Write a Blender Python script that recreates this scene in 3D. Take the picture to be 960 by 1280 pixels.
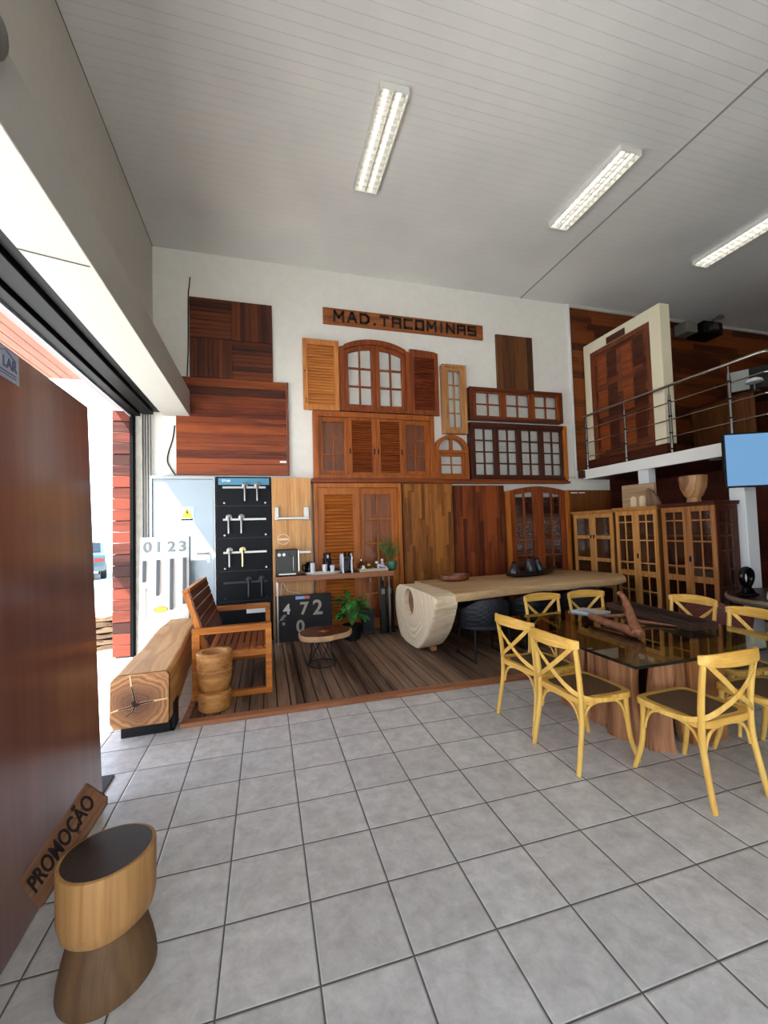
import bpy, bmesh, math, random
from mathutils import Vector, Matrix, Euler
random.seed(7)
scene = bpy.context.scene
for o in list(bpy.data.objects):
    bpy.data.objects.remove(o)

# ---------------------------------------------------------------- camera
R_ = math.radians
CAM_H = 1.6266
yaw, pitch, roll = 0.276557, 0.0426967, -0.0289139
fw = Vector((math.sin(yaw)*math.cos(pitch), math.cos(yaw)*math.cos(pitch), math.sin(pitch)))
rt = Vector((math.cos(yaw), -math.sin(yaw), 0))
up = rt.cross(fw)
c_, s_ = math.cos(roll), math.sin(roll)
rt, up = c_*rt + s_*up, -s_*rt + c_*up
cam_data = bpy.data.cameras.new('camera')
cam = bpy.data.objects.new('camera', cam_data)
scene.collection.objects.link(cam)
cam.matrix_world = Matrix(((rt.x, up.x, -fw.x, 0), (rt.y, up.y, -fw.y, 0), (rt.z, up.z, -fw.z, CAM_H), (0, 0, 0, 1)))
cam_data.sensor_fit = 'VERTICAL'
cam_data.sensor_height = 36
cam_data.sensor_width = 27
cam_data.lens = 522.746*36/1280
cam_data.clip_start = 0.02
cam_data.clip_end = 500
scene.camera = cam

# ---------------------------------------------------------------- world, sun, exposure
EXPOSURE = 0.38
SKY = 3.6
SUN = 26.0
w = bpy.data.worlds.new('sky')
scene.world = w
w.use_nodes = True
nt = w.node_tree
bg = nt.nodes['Background']
tcw = nt.nodes.new('ShaderNodeTexCoord')
sepw = nt.nodes.new('ShaderNodeSeparateXYZ')
rampw = nt.nodes.new('ShaderNodeValToRGB')
rampw.color_ramp.elements[0].position = 0.0
rampw.color_ramp.elements[0].color = (0.92, 0.96, 1.0, 1)
rampw.color_ramp.elements[1].position = 0.6
rampw.color_ramp.elements[1].color = (0.50, 0.70, 1.0, 1)
nt.links.new(tcw.outputs['Generated'], sepw.inputs[0])
nt.links.new(sepw.outputs['Z'], rampw.inputs[0])
nt.links.new(rampw.outputs[0], bg.inputs[0])
bg.inputs[1].default_value = SKY
sun_d = bpy.data.lights.new('sun', 'SUN')
sun_d.energy = SUN
sun_d.angle = R_(0.6)
sun_d.color = (1.0, 0.965, 0.90)
sun = bpy.data.objects.new('sun', sun_d)
scene.collection.objects.link(sun)
sun.rotation_euler = Vector((1.0, 0.6, -1.6)).to_track_quat('-Z', 'Y').to_euler()
vs = scene.view_settings
vs.view_transform = 'Standard'
vs.look = 'None'
vs.gamma = 1
vs.use_curve_mapping = False
vs.exposure = EXPOSURE

def portal(name, loc, rot, sx, sy):
    l = bpy.data.lights.new(name, 'AREA')
    l.shape = 'RECTANGLE'; l.size = sx; l.size_y = sy
    l.cycles.is_portal = True
    o = bpy.data.objects.new(name, l)
    scene.collection.objects.link(o)
    o.location = loc; o.rotation_euler = rot
portal('street_opening_portal', (-1.62, 1.8, 1.7), (0, R_(-90), 0), 3.3, 9.4)
portal('front_opening_portal', (0.7, -2.95, 1.7), (R_(90), 0, R_(0)), 3.8, 3.3)

# ---------------------------------------------------------------- materials
def hx(h, k=1.0):
    h = h.lstrip('#')
    v = [int(h[i:i+2], 16)/255 for i in (0, 2, 4)]
    return tuple((c/12.92 if c <= .04045 else ((c+.055)/1.055)**2.4)*k for c in v) + (1,)

def newmat(name):
    m = bpy.data.materials.new(name)
    m.use_nodes = True
    nt = m.node_tree
    b = nt.nodes['Principled BSDF']
    return m, nt, b

def N(nt, t, **kw):
    n = nt.nodes.new('ShaderNode'+t)
    for k, v in kw.items():
        setattr(n, k, v)
    return n

def plain(name, col, rough=.5, metal=0, spec=.5, coat=0, emit=None, es=0, noise=0):
    m, nt, b = newmat(name)
    b.inputs['Roughness'].default_value = rough
    b.inputs['Metallic'].default_value = metal
    b.inputs['Specular IOR Level'].default_value = spec
    b.inputs['Coat Weight'].default_value = coat
    c = hx(col)
    if noise:
        tc = N(nt, 'TexCoord'); n = N(nt, 'TexNoise'); n.inputs['Scale'].default_value = 9; n.inputs['Detail'].default_value = 5
        r = N(nt, 'ValToRGB')
        r.color_ramp.elements[0].color = tuple(x*(1-noise) for x in c[:3]) + (1,)
        r.color_ramp.elements[1].color = tuple(min(1, x*(1+noise)) for x in c[:3]) + (1,)
        r.color_ramp.elements[0].position = .3; r.color_ramp.elements[1].position = .7
        nt.links.new(tc.outputs['Object'], n.inputs['Vector']); nt.links.new(n.outputs['Fac'], r.inputs[0])
        nt.links.new(r.outputs[0], b.inputs['Base Color'])
    else:
        b.inputs['Base Color'].default_value = c
    if emit:
        b.inputs['Emission Color'].default_value = hx(emit)
        b.inputs['Emission Strength'].default_value = es
    return m

def wood(name, dark, light, axis='Z', scale=1.0, rough=.42, coat=0.0, boards=None, bw=.1, bvar=.35, bump=.12, blen=None):
    """grain along axis; boards = axis across which boards of width bw vary in tone; blen = length of staggered pieces along the grain"""
    m, nt, b = newmat(name)
    L = nt.links.new
    tc = N(nt, 'TexCoord'); oi = N(nt, 'ObjectInfo')
    add = N(nt, 'VectorMath', operation='ADD')
    mul = N(nt, 'VectorMath', operation='SCALE'); mul.inputs['Scale'].default_value = 17.0
    comb = N(nt, 'CombineXYZ')
    for i in range(3): L(oi.outputs['Random'], comb.inputs[i])
    L(comb.outputs[0], mul.inputs[0])
    L(tc.outputs['Object'], add.inputs[0]); L(mul.outputs[0], add.inputs[1])
    vec = add.outputs[0]
    tone = None
    if boards:
        sep = N(nt, 'SeparateXYZ'); L(tc.outputs['Object'], sep.inputs[0])
        d = N(nt, 'MATH' if False else 'Math', operation='DIVIDE'); d.inputs[1].default_value = bw
        L(sep.outputs[boards], d.inputs[0])
        fl = N(nt, 'Math', operation='FLOOR'); L(d.outputs[0], fl.inputs[0])
        wn = N(nt, 'TexWhiteNoise', noise_dimensions='2D')
        cb = N(nt, 'CombineXYZ'); L(fl.outputs[0], cb.inputs[0])
        if blen:
            w1 = N(nt, 'TexWhiteNoise', noise_dimensions='1D'); L(fl.outputs[0], w1.inputs['W'])
            dd = N(nt, 'Math', operation='DIVIDE'); dd.inputs[1].default_value = blen
            L(sep.outputs[axis], dd.inputs[0])
            aa = N(nt, 'Math', operation='ADD'); L(dd.outputs[0], aa.inputs[0]); L(w1.outputs['Value'], aa.inputs[1])
            f2 = N(nt, 'Math', operation='FLOOR'); L(aa.outputs[0], f2.inputs[0])
            L(f2.outputs[0], cb.inputs[1])
        L(cb.outputs[0], wn.inputs['Vector'])
        tone = wn.outputs['Value']
        sc2 = N(nt, 'VectorMath', operation='SCALE'); sc2.inputs['Scale'].default_value = 5.0
        L(wn.outputs['Color'], sc2.inputs[0])
        ad2 = N(nt, 'VectorMath', operation='ADD'); L(vec, ad2.inputs[0]); L(sc2.outputs[0], ad2.inputs[1])
        vec = ad2.outputs[0]
    mp = N(nt, 'Mapping')
    s = [14*scale]*3; s['XYZ'.index(axis)] = 0.9*scale
    mp.inputs['Scale'].default_value = s
    L(vec, mp.inputs['Vector'])
    n = N(nt, 'TexNoise'); n.inputs['Scale'].default_value = 1.6; n.inputs['Detail'].default_value = 6; n.inputs['Roughness'].default_value = .62; n.inputs['Distortion'].default_value = .7
    L(mp.outputs[0], n.inputs['Vector'])
    mp2 = N(nt, 'Mapping'); s2 = [60*scale]*3; s2['XYZ'.index(axis)] = 2.2*scale
    mp2.inputs['Scale'].default_value = s2; L(vec, mp2.inputs['Vector'])
    n2 = N(nt, 'TexNoise'); n2.inputs['Scale'].default_value = 1.5; n2.inputs['Detail'].default_value = 3; L(mp2.outputs[0], n2.inputs['Vector'])
    mx = N(nt, 'Math', operation='MULTIPLY_ADD'); mx.inputs[1].default_value = .35
    L(n2.outputs['Fac'], mx.inputs[0]); L(n.outputs['Fac'], mx.inputs[2])
    val = mx.outputs[0]
    r = N(nt, 'ValToRGB')
    r.color_ramp.elements[0].position = .45; r.color_ramp.elements[1].position = .92
    r.color_ramp.elements[0].color = hx(dark); r.color_ramp.elements[1].color = hx(light)
    if tone is not None:
        t2 = N(nt, 'Math', operation='MULTIPLY_ADD'); t2.inputs[1].default_value = bvar
        sub = N(nt, 'Math', operation='SUBTRACT'); sub.inputs[1].default_value = .5
        L(tone, sub.inputs[0]); L(sub.outputs[0], t2.inputs[0]); L(val, t2.inputs[2]); val = t2.outputs[0]
    L(val, r.inputs[0])
    L(r.outputs[0], b.inputs['Base Color'])
    b.inputs['Roughness'].default_value = rough
    b.inputs['Specular IOR Level'].default_value = .3
    b.inputs['Coat Weight'].default_value = coat
    b.inputs['Coat Roughness'].default_value = .15
    bp = N(nt, 'Bump'); bp.inputs['Strength'].default_value = bump; bp.inputs['Distance'].default_value = .004
    L(val, bp.inputs['Height']); L(bp.outputs[0], b.inputs['Normal'])
    return m

def rings(name, cols, axis='Y', center=(0, 0, 0), freq=40, rough=.5, warp=.05, bump=.1, heart=None):
    """solid wood with growth rings about an axis: ends show rings, sides show grain"""
    m, nt, b = newmat(name); L = nt.links.new
    tc = N(nt, 'TexCoord')
    sb = N(nt, 'VectorMath', operation='SUBTRACT'); sb.inputs[1].default_value = center; L(tc.outputs['Object'], sb.inputs[0])
    fl = [1, 1, 1]; fl['XYZ'.index(axis)] = .12
    ml = N(nt, 'VectorMath', operation='MULTIPLY'); ml.inputs[1].default_value = fl; L(sb.outputs[0], ml.inputs[0])
    n = N(nt, 'TexNoise'); n.inputs['Scale'].default_value = 3.5; n.inputs['Detail'].default_value = 4; L(ml.outputs[0], n.inputs['Vector'])
    z = [1, 1, 1]; z['XYZ'.index(axis)] = 0
    m2 = N(nt, 'VectorMath', operation='MULTIPLY'); m2.inputs[1].default_value = z; L(sb.outputs[0], m2.inputs[0])
    ln = N(nt, 'VectorMath', operation='LENGTH'); L(m2.outputs[0], ln.inputs[0])
    wv = N(nt, 'Math', operation='MULTIPLY_ADD'); wv.inputs[1].default_value = warp*4; L(n.outputs['Fac'], wv.inputs[0]); L(ln.outputs['Value'], wv.inputs[2])
    fr = N(nt, 'Math', operation='MULTIPLY'); fr.inputs[1].default_value = freq; L(wv.outputs[0], fr.inputs[0])
    n3 = N(nt, 'TexNoise', noise_dimensions='1D'); n3.inputs['Scale'].default_value = 1.0; n3.inputs['Detail'].default_value = 3; L(fr.outputs[0], n3.inputs['W'])
    n4 = N(nt, 'TexNoise'); n4.inputs['Scale'].default_value = 60; n4.inputs['Detail'].default_value = 2; L(ml.outputs[0], n4.inputs['Vector'])
    mm = N(nt, 'Math', operation='MULTIPLY_ADD'); mm.inputs[1].default_value = .18; L(n4.outputs['Fac'], mm.inputs[0]); L(n3.outputs['Fac'], mm.inputs[2])
    r = N(nt, 'ValToRGB')
    els = r.color_ramp.elements
    els[0].position = .35; els[0].color = hx(cols[0]); els[1].position = .8; els[1].color = hx(cols[-1])
    if len(cols) == 3:
        e = els.new(.56); e.color = hx(cols[1])
    L(mm.outputs[0], r.inputs[0])
    if heart:                       # darker heartwood inside a radius
        hc, hr, amt = heart
        mrh = N(nt, 'MapRange'); mrh.interpolation_type = 'SMOOTHSTEP'
        mrh.inputs['From Min'].default_value = hr*1.25; mrh.inputs['From Max'].default_value = hr*.45; mrh.inputs['To Max'].default_value = amt
        L(wv.outputs[0], mrh.inputs['Value'])
        mh = N(nt, 'Mix', data_type='RGBA', blend_type='MULTIPLY'); L(mrh.outputs[0], mh.inputs['Factor']); L(r.outputs[0], mh.inputs['A']); mh.inputs['B'].default_value = hx(hc)
        L(mh.outputs['Result'], b.inputs['Base Color'])
    else:
        L(r.outputs[0], b.inputs['Base Color'])
    b.inputs['Roughness'].default_value = rough
    bp = N(nt, 'Bump'); bp.inputs['Strength'].default_value = bump; bp.inputs['Distance'].default_value = .004
    L(mm.outputs[0], bp.inputs['Height']); L(bp.outputs[0], b.inputs['Normal'])
    return m

def glassmat(name, tint, rough=.02, f=1.0):
    m = bpy.data.materials.new(name); m.use_nodes = True
    nt = m.node_tree; nt.nodes.clear(); L = nt.links.new
    out = N(nt, 'OutputMaterial'); tr = N(nt, 'BsdfTransparent'); gl = N(nt, 'BsdfGlossy'); mx = N(nt, 'MixShader'); lw = N(nt, 'LayerWeight')
    tr.inputs[0].default_value = hx(tint); gl.inputs['Roughness'].default_value = rough
    gl.inputs['Color'].default_value = (f, f, f, 1)
    lw.inputs['Blend'].default_value = .5          # Facing = 1 - |cos|, the same from both sides of the pane
    pw = N(nt, 'Math', operation='POWER'); pw.inputs[1].default_value = 5; L(lw.outputs['Facing'], pw.inputs[0])
    ma = N(nt, 'Math', operation='MULTIPLY_ADD'); ma.inputs[1].default_value = .955; ma.inputs[2].default_value = .045; L(pw.outputs[0], ma.inputs[0])
    L(ma.outputs[0], mx.inputs[0]); L(tr.outputs[0], mx.inputs[1]); L(gl.outputs[0], mx.inputs[2]); L(mx.outputs[0], out.inputs[0])
    return m

# ---------------------------------------------------------------- mesh builder
COL = scene.collection
class B:
    def __init__(s):
        s.v = []; s.f = []
    def add(s, vs, fs, M=None):
        k = len(s.v)
        for p in vs:
            p = Vector(p)
            s.v.append(M @ p if M else p)
        s.f += [tuple(i+k for i in f) for f in fs]
        return s
    def box(s, x0, x1, y0, y1, z0, z1, M=None):
        return s.add([(x0,y0,z0),(x1,y0,z0),(x1,y1,z0),(x0,y1,z0),(x0,y0,z1),(x1,y0,z1),(x1,y1,z1),(x0,y1,z1)],
                     [(3,2,1,0),(4,5,6,7),(0,1,5,4),(1,2,6,5),(2,3,7,6),(3,0,4,7)], M)
    def bar(s, p, q, wx, wy, upv=(0,0,1)):
        p, q = Vector(p), Vector(q); d = (q-p); l = d.length; d.normalize()
        u = Vector(upv)
        if abs(u.dot(d)) > .98: u = Vector((1,0,0))
        x = u.cross(d).normalized(); y = d.cross(x)
        M = Matrix(((x.x,y.x,d.x,p.x),(x.y,y.y,d.y,p.y),(x.z,y.z,d.z,p.z),(0,0,0,1)))
        return s.box(-wx/2,wx/2,-wy/2,wy/2,0,l,M)
    def prism(s, poly, a, b, axis='Z', M=None):
        # poly in plane order: Z->(x,y) ; Y->(x,z) ; X->(y,z)
        def P(u, v, t):
            return {'Z': (u,v,t), 'Y': (u,t,v), 'X': (t,u,v)}[axis]
        n = len(poly)
        vs = [P(u,v,a) for u,v in poly] + [P(u,v,b) for u,v in poly]
        fs = [tuple(range(n-1,-1,-1)), tuple(range(n,2*n))] + [(i,(i+1)%n,n+(i+1)%n,n+i) for i in range(n)]
        return s.add(vs, fs, M)
    def tube(s, pts, r, n=10, sm=0, closed=False, M=None, flat=1.0):
        pts = [Vector(p) for p in pts]
        rr = list(r) if isinstance(r, (list, tuple)) else [r]*len(pts)
        if sm: pts, rr = catmull(pts, rr, sm, closed)
        m = len(pts); prev = None; vs = []
        for i, p in enumerate(pts):
            if closed: t = pts[(i+1)%m]-pts[i-1]
            else: t = pts[min(i+1,m-1)]-pts[max(i-1,0)]
            t.normalize()
            if prev is None:
                a = Vector((0,0,1)) if abs(t.z) < .9 else Vector((1,0,0))
                x = a.cross(t).normalized()
            else:
                x = prev - t*prev.dot(t); x.normalize()
            prev = x; y = t.cross(x)
            for k in range(n):
                th = 2*math.pi*k/n
                vs.append(p + (x*math.cos(th) + y*math.sin(th)*flat)*rr[i])
        fs = []
        for i in range(m if closed else m-1):
            for k in range(n):
                a = i*n+k; b2 = i*n+(k+1)%n; c = ((i+1)%m)*n+(k+1)%n; d = ((i+1)%m)*n+k
                fs.append((a,b2,c,d))
        if not closed:
            fs.append(tuple(range(n-1,-1,-1))); fs.append(tuple(range((m-1)*n, m*n)))
        return s.add(vs, fs, M)
    def strip(s, pts, w, t, nrm, sm=0, M=None, closed=False):
        """flat band: width w along (tangent x normal), thickness t along nrm (vector or list)"""
        pts = [Vector(p) for p in pts]
        ww = list(w) if isinstance(w, (list, tuple)) else [w]*len(pts)
        if sm: pts, ww = catmull(pts, ww, sm, closed)
        m = len(pts); vs = []
        for i, p in enumerate(pts):
            tg = (pts[min(i+1,m-1)]-pts[max(i-1,0)]).normalized()
            nn = Vector(nrm(p) if callable(nrm) else nrm); nn = (nn - tg*nn.dot(tg)).normalized()
            sd = tg.cross(nn)
            for a, b2 in ((-1,-1),(1,-1),(1,1),(-1,1)):
                vs.append(p + sd*a*ww[i]/2 + nn*b2*t/2)
        fs = []
        for i in range(m-1):
            for k in range(4):
                fs.append((i*4+k, i*4+(k+1)%4, (i+1)*4+(k+1)%4, (i+1)*4+k))
        fs.append((3,2,1,0)); fs.append(tuple((m-1)*4+k for k in range(4)))
        return s.add(vs, fs, M)
    def lathe(s, prof, c=(0,0,0), n=32, M=None, wob=None):
        c = Vector(c); vs = []; m = len(prof)
        for j, (r, z) in enumerate(prof):
            for k in range(n):
                th = 2*math.pi*k/n
                q = r*(wob(th, z) if wob else 1)
                vs.append(c + Vector((q*math.cos(th), q*math.sin(th), z)))
        fs = []
        for j in range(m-1):
            for k in range(n):
                fs.append((j*n+k, j*n+(k+1)%n, (j+1)*n+(k+1)%n, (j+1)*n+k))
        fs.append(tuple(range(n-1,-1,-1))); fs.append(tuple(range((m-1)*n, m*n)))
        return s.add(vs, fs, M)
    def blob(s, c, r, nu=16, nv=10, M=None, f=None):
        c = Vector(c); r = Vector(r) if not isinstance(r, (int, float)) else Vector((r,r,r)); vs = []
        for j in range(1, nv):
            ph = math.pi*j/nv
            for k in range(nu):
                th = 2*math.pi*k/nu
                d = Vector((math.sin(ph)*math.cos(th), math.sin(ph)*math.sin(th), math.cos(ph)))
                g = f(d) if f else 1
                vs.append(c + Vector((d.x*r.x, d.y*r.y, d.z*r.z))*g)
        vs.append(c+Vector((0,0,r.z*(f(Vector((0,0,1))) if f else 1)))); vs.append(c-Vector((0,0,r.z*(f(Vector((0,0,-1))) if f else 1))))
        fs = []
        for j in range(nv-2):
            for k in range(nu):
                fs.append((j*nu+k, (j+1)*nu+k, (j+1)*nu+(k+1)%nu, j*nu+(k+1)%nu))
        t = (nv-1)*nu
        for k in range(nu):
            fs.append((t, k, (k+1)%nu)); fs.append((t+1, (nv-2)*nu+(k+1)%nu, (nv-2)*nu+k))
        return s.add(vs, fs, M)
    def build(s, name, mat, parent=None, bevel=0, ang=38, world=True, seg=2, loc=None, rot=None):
        """parent given: verts are in the parent's local frame"""
        me = bpy.data.meshes.new(name)
        bm = bmesh.new()
        vs = [bm.verts.new(p) for p in s.v]
        for f in s.f:
            try: bm.faces.new([vs[i] for i in f])
            except ValueError: pass
        bmesh.ops.recalc_face_normals(bm, faces=bm.faces)
        lim = R_(ang)
        for e in bm.edges:
            if len(e.link_faces) == 2 and e.calc_face_angle(0) > lim: e.smooth = False
        for f in bm.faces: f.smooth = True
        bm.to_mesh(me); bm.free()
        for m in (mat if isinstance(mat, (list, tuple)) else [mat]): me.materials.append(m)
        o = bpy.data.objects.new(name, me)
        COL.objects.link(o)
        if parent: o.parent = parent
        if loc: o.location = loc
        if rot: o.rotation_euler = rot
        if bevel:
            md = o.modifiers.new('bevel', 'BEVEL'); md.width = bevel; md.segments = seg; md.limit_method = 'ANGLE'; md.angle_limit = R_(40)
            md.harden_normals = False
        return o

def catmull(pts, rr, k, closed=False):
    out = []; ro = []; m = len(pts)
    rng = m if closed else m-1
    for i in range(rng):
        g = (lambda j: pts[j % m]) if closed else (lambda j: pts[max(0, min(m-1, j))])
        h = (lambda j: rr[j % m]) if closed else (lambda j: rr[max(0, min(m-1, j))])
        p0, p1, p2, p3 = g(i-1), g(i), g(i+1), g(i+2)
        for q in range(k):
            t = q/k
            out.append(.5*((2*p1) + (p2-p0)*t + (2*p0-5*p1+4*p2-p3)*t*t + (3*p1-p0-3*p2+p3)*t**3))
            ro.append(h(i)*(1-t) + h(i+1)*t)
    if not closed: out.append(pts[-1]); ro.append(rr[-1])
    return out, ro

def tag(o, label, cat, group=None, kind=None):
    o['label'] = label; o['category'] = cat
    if group: o['group'] = group
    if kind: o['kind'] = kind
    return o
def thing(name, label, cat, loc=(0,0,0), rz=0, group=None):
    o = bpy.data.objects.new(name, None); COL.objects.link(o)
    o.empty_display_size = .1
    o.location = loc; o.rotation_euler = (0,0,rz)
    return tag(o, label, cat, group)
def struct(b, name, mat, bevel=0):
    o = b.build(name, mat, None, bevel); o['kind'] = 'structure'; return o
def kids(o): return [c for c in bpy.data.objects if c.parent == o]
def dup(root, loc, rz, label, group=None):
    r = root.copy(); COL.objects.link(r); r.location = loc; r.rotation_euler = (0,0,rz); r['label'] = label
    if group: r['group'] = group
    for ch in kids(root):
        c = ch.copy(); COL.objects.link(c); c.parent = r
        for g in kids(ch):
            d = g.copy(); COL.objects.link(d); d.parent = c
    return r
def text(body, size, depth, mat, name, parent, M, bold=0, align='CENTER', sx=1.0):
    cu = bpy.data.curves.new('t', 'FONT'); cu.body = body; cu.size = size; cu.extrude = depth/2; cu.offset = bold; cu.align_x = align; cu.align_y = 'CENTER'
    t = bpy.data.objects.new('t', cu); COL.objects.link(t)
    dg = bpy.context.evaluated_depsgraph_get()
    me = bpy.data.meshes.new_from_object(t.evaluated_get(dg))
    bpy.data.objects.remove(t)
    S = Matrix.Diagonal((sx,1,1,1))
    me.transform(M @ S)
    me.materials.clear(); me.materials.append(mat)
    o = bpy.data.objects.new(name, me); COL.objects.link(o); o.parent = parent
    return o
def face_front(x, y, z):
    """text/plate frame for a surface facing -Y: text x -> +X, text up -> +Z"""
    return Matrix(((1,0,0,x),(0,0,-1,y),(0,1,0,z),(0,0,0,1)))

# ---------------------------------------------------------------- palette
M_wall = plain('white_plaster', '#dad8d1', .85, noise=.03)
M_beam = plain('beam_paint', '#aaa8a1', .7, noise=.02)
M_black = plain('black_metal', '#0a0a0c', .5, spec=.25)
M_steel = plain('brushed_steel', '#8f8f8c', .3, metal=1)
M_chrome = plain('dark_chrome', '#8f8c88', .22, metal=1)
M_white = plain('white_paint', '#dcdcd8', .4)
M_red = wood('red_brown_planks', '#4c1a08', '#8c421c', 'X', boards='Z', bw=.125, bvar=.45, rough=.38)
M_redz = wood('red_brown_wood', '#53200a', '#94491c', 'Z')
M_redx = wood('red_brown_wood_across', '#53200a', '#94491c', 'X')
M_orz = wood('orange_wood', '#7d3d11', '#bf7029', 'Z')
M_orx = wood('orange_wood_across', '#7d3d11', '#bf7029', 'X')
M_dkz = wood('dark_wood', '#2a0f06', '#52230e', 'Z')
M_dkx = wood('dark_wood_across', '#2a0f06', '#52230e', 'X')
M_dky = wood('dark_wood_deep', '#2a0f06', '#52230e', 'Y')
M_glass = glassmat('clear_glass', '#fafbfb')
M_jglass = glassmat('jar_glass', '#c9d2cf')

def floor_tiles():
    m, nt, b = newmat('stone_floor_tiles'); L = nt.links.new
    T = .355
    tc = N(nt, 'TexCoord'); sep = N(nt, 'SeparateXYZ'); L(tc.outputs['Object'], sep.inputs[0])
    ms = []; fl = []
    for ax, off in (('X', 2.53871*T), ('Y', 9.46548*T)):
        a = N(nt, 'Math', operation='ADD'); a.inputs[1].default_value = off if ax == 'X' else -off + 40*T
        L(sep.outputs[ax], a.inputs[0])
        d = N(nt, 'Math', operation='DIVIDE'); d.inputs[1].default_value = T; L(a.outputs[0], d.inputs[0])
        f = N(nt, 'Math', operation='FLOOR'); L(d.outputs[0], f.inputs[0]); fl.append(f.outputs[0])
        fr = N(nt, 'Math', operation='FRACT'); L(d.outputs[0], fr.inputs[0])
        s1 = N(nt, 'Math', operation='SUBTRACT'); s1.inputs[1].default_value = .5; L(fr.outputs[0], s1.inputs[0])
        ab = N(nt, 'Math', operation='ABSOLUTE'); L(s1.outputs[0], ab.inputs[0]); ms.append(ab.outputs[0])
    mxx = N(nt, 'Math', operation='MAXIMUM'); L(ms[0], mxx.inputs[0]); L(ms[1], mxx.inputs[1])
    mr = N(nt, 'MapRange'); mr.inputs['From Min'].default_value = .4885; mr.inputs['From Max'].default_value = .4925
    L(mxx.outputs[0], mr.inputs['Value'])          # 1 in the grout
    cb = N(nt, 'CombineXYZ'); L(fl[0], cb.inputs[0]); L(fl[1], cb.inputs[1])
    wn = N(nt, 'TexWhiteNoise', noise_dimensions='2D'); L(cb.outputs[0], wn.inputs['Vector'])
    sc = N(nt, 'VectorMath', operation='SCALE'); sc.inputs['Scale'].default_value = 9; L(wn.outputs['Color'], sc.inputs[0])
    ad = N(nt, 'VectorMath', operation='ADD'); L(tc.outputs['Object'], ad.inputs[0]); L(sc.outputs[0], ad.inputs[1])
    n = N(nt, 'TexNoise'); n.inputs['Scale'].default_value = 11; n.inputs['Detail'].default_value = 9; n.inputs['Roughness'].default_value = .7; n.inputs['Distortion'].default_value = .3
    L(ad.outputs[0], n.inputs['Vector'])
    r = N(nt, 'ValToRGB'); r.color_ramp.elements[0].position = .3; r.color_ramp.elements[1].position = .72
    r.color_ramp.elements[0].color = hx('#aba7a1'); r.color_ramp.elements[1].color = hx('#d4d0c9')
    L(n.outputs['Fac'], r.inputs[0])
    hv = N(nt, 'HueSaturation'); L(r.outputs[0], hv.inputs['Color'])
    vr = N(nt, 'MapRange'); vr.inputs['To Min'].default_value = .93; vr.inputs['To Max'].default_value = 1.06; L(wn.outputs['Value'], vr.inputs['Value'])
    L(vr.outputs[0], hv.inputs['Value'])
    mx = N(nt, 'Mix', data_type='RGBA'); L(mr.outputs[0], mx.inputs['Factor']); L(hv.outputs[0], mx.inputs['A']); mx.inputs['B'].default_value = hx('#57524e')
    L(mx.outputs['Result'], b.inputs['Base Color'])
    rr = N(nt, 'MapRange'); rr.inputs['To Min'].default_value = .36; rr.inputs['To Max'].default_value = .9; L(mr.outputs[0], rr.inputs['Value'])
    L(rr.outputs[0], b.inputs['Roughness'])
    nr = N(nt, 'TexNoise'); nr.inputs['Scale'].default_value = 9; nr.inputs['Detail'].default_value = 6; nr.inputs['Distortion'].default_value = 2.0; L(ad.outputs[0], nr.inputs['Vector'])
    mh = N(nt, 'MapRange'); mh.inputs['From Min'].default_value = .476; mh.inputs['From Max'].default_value = .492; L(mxx.outputs[0], mh.inputs['Value'])
    h = N(nt, 'Math', operation='MULTIPLY_ADD'); h.inputs[1].default_value = -2.2; L(mh.outputs[0], h.inputs[0]); L(nr.outputs['Fac'], h.inputs[2])
    bp = N(nt, 'Bump'); bp.inputs['Strength'].default_value = .35; bp.inputs['Distance'].default_value = .006; L(h.outputs[0], bp.inputs['Height']); L(bp.outputs[0], b.inputs['Normal'])
    return m

def ceiling_planks():
    m, nt, b = newmat('grey_ceiling_planks'); L = nt.links.new
    tc = N(nt, 'TexCoord'); sep = N(nt, 'SeparateXYZ'); L(tc.outputs['Object'], sep.inputs[0])
    d = N(nt, 'Math', operation='DIVIDE'); d.inputs[1].default_value = .1; L(sep.outputs['Y'], d.inputs[0])
    fr = N(nt, 'Math', operation='FRACT'); L(d.outputs[0], fr.inputs[0])
    s1 = N(nt, 'Math', operation='SUBTRACT'); s1.inputs[1].default_value = .5; L(fr.outputs[0], s1.inputs[0])
    ab = N(nt, 'Math', operation='ABSOLUTE'); L(s1.outputs[0], ab.inputs[0])
    mr = N(nt, 'MapRange'); mr.inputs['From Min'].default_value = .44; mr.inputs['From Max'].default_value = .49; L(ab.outputs[0], mr.inputs['Value'])
    n = N(nt, 'TexNoise'); n.inputs['Scale'].default_value = .8; n.inputs['Detail'].default_value = 5; L(tc.outputs['Object'], n.inputs['Vector'])
    r = N(nt, 'ValToRGB'); r.color_ramp.elements[0].position = .3; r.color_ramp.elements[1].position = .7
    r.color_ramp.elements[0].color = hx('#c9c9c7'); r.color_ramp.elements[1].color = hx('#d8d8d5'); L(n.outputs['Fac'], r.inputs[0])
    mx = N(nt, 'Mix', data_type='RGBA'); f = N(nt, 'Math', operation='MULTIPLY'); f.inputs[1].default_value = .13; L(mr.outputs[0], f.inputs[0]); L(f.outputs[0], mx.inputs['Factor'])
    L(r.outputs[0], mx.inputs['A']); mx.inputs['B'].default_value = hx('#6f6c66')
    L(mx.outputs['Result'], b.inputs['Base Color'])
    b.inputs['Roughness'].default_value = .42
    bp = N(nt, 'Bump'); bp.invert = True; bp.inputs['Strength'].default_value = .3; bp.inputs['Distance'].default_value = .004; L(mr.outputs[0], bp.inputs['Height']); L(bp.outputs[0], b.inputs['Normal'])
    return m

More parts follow.
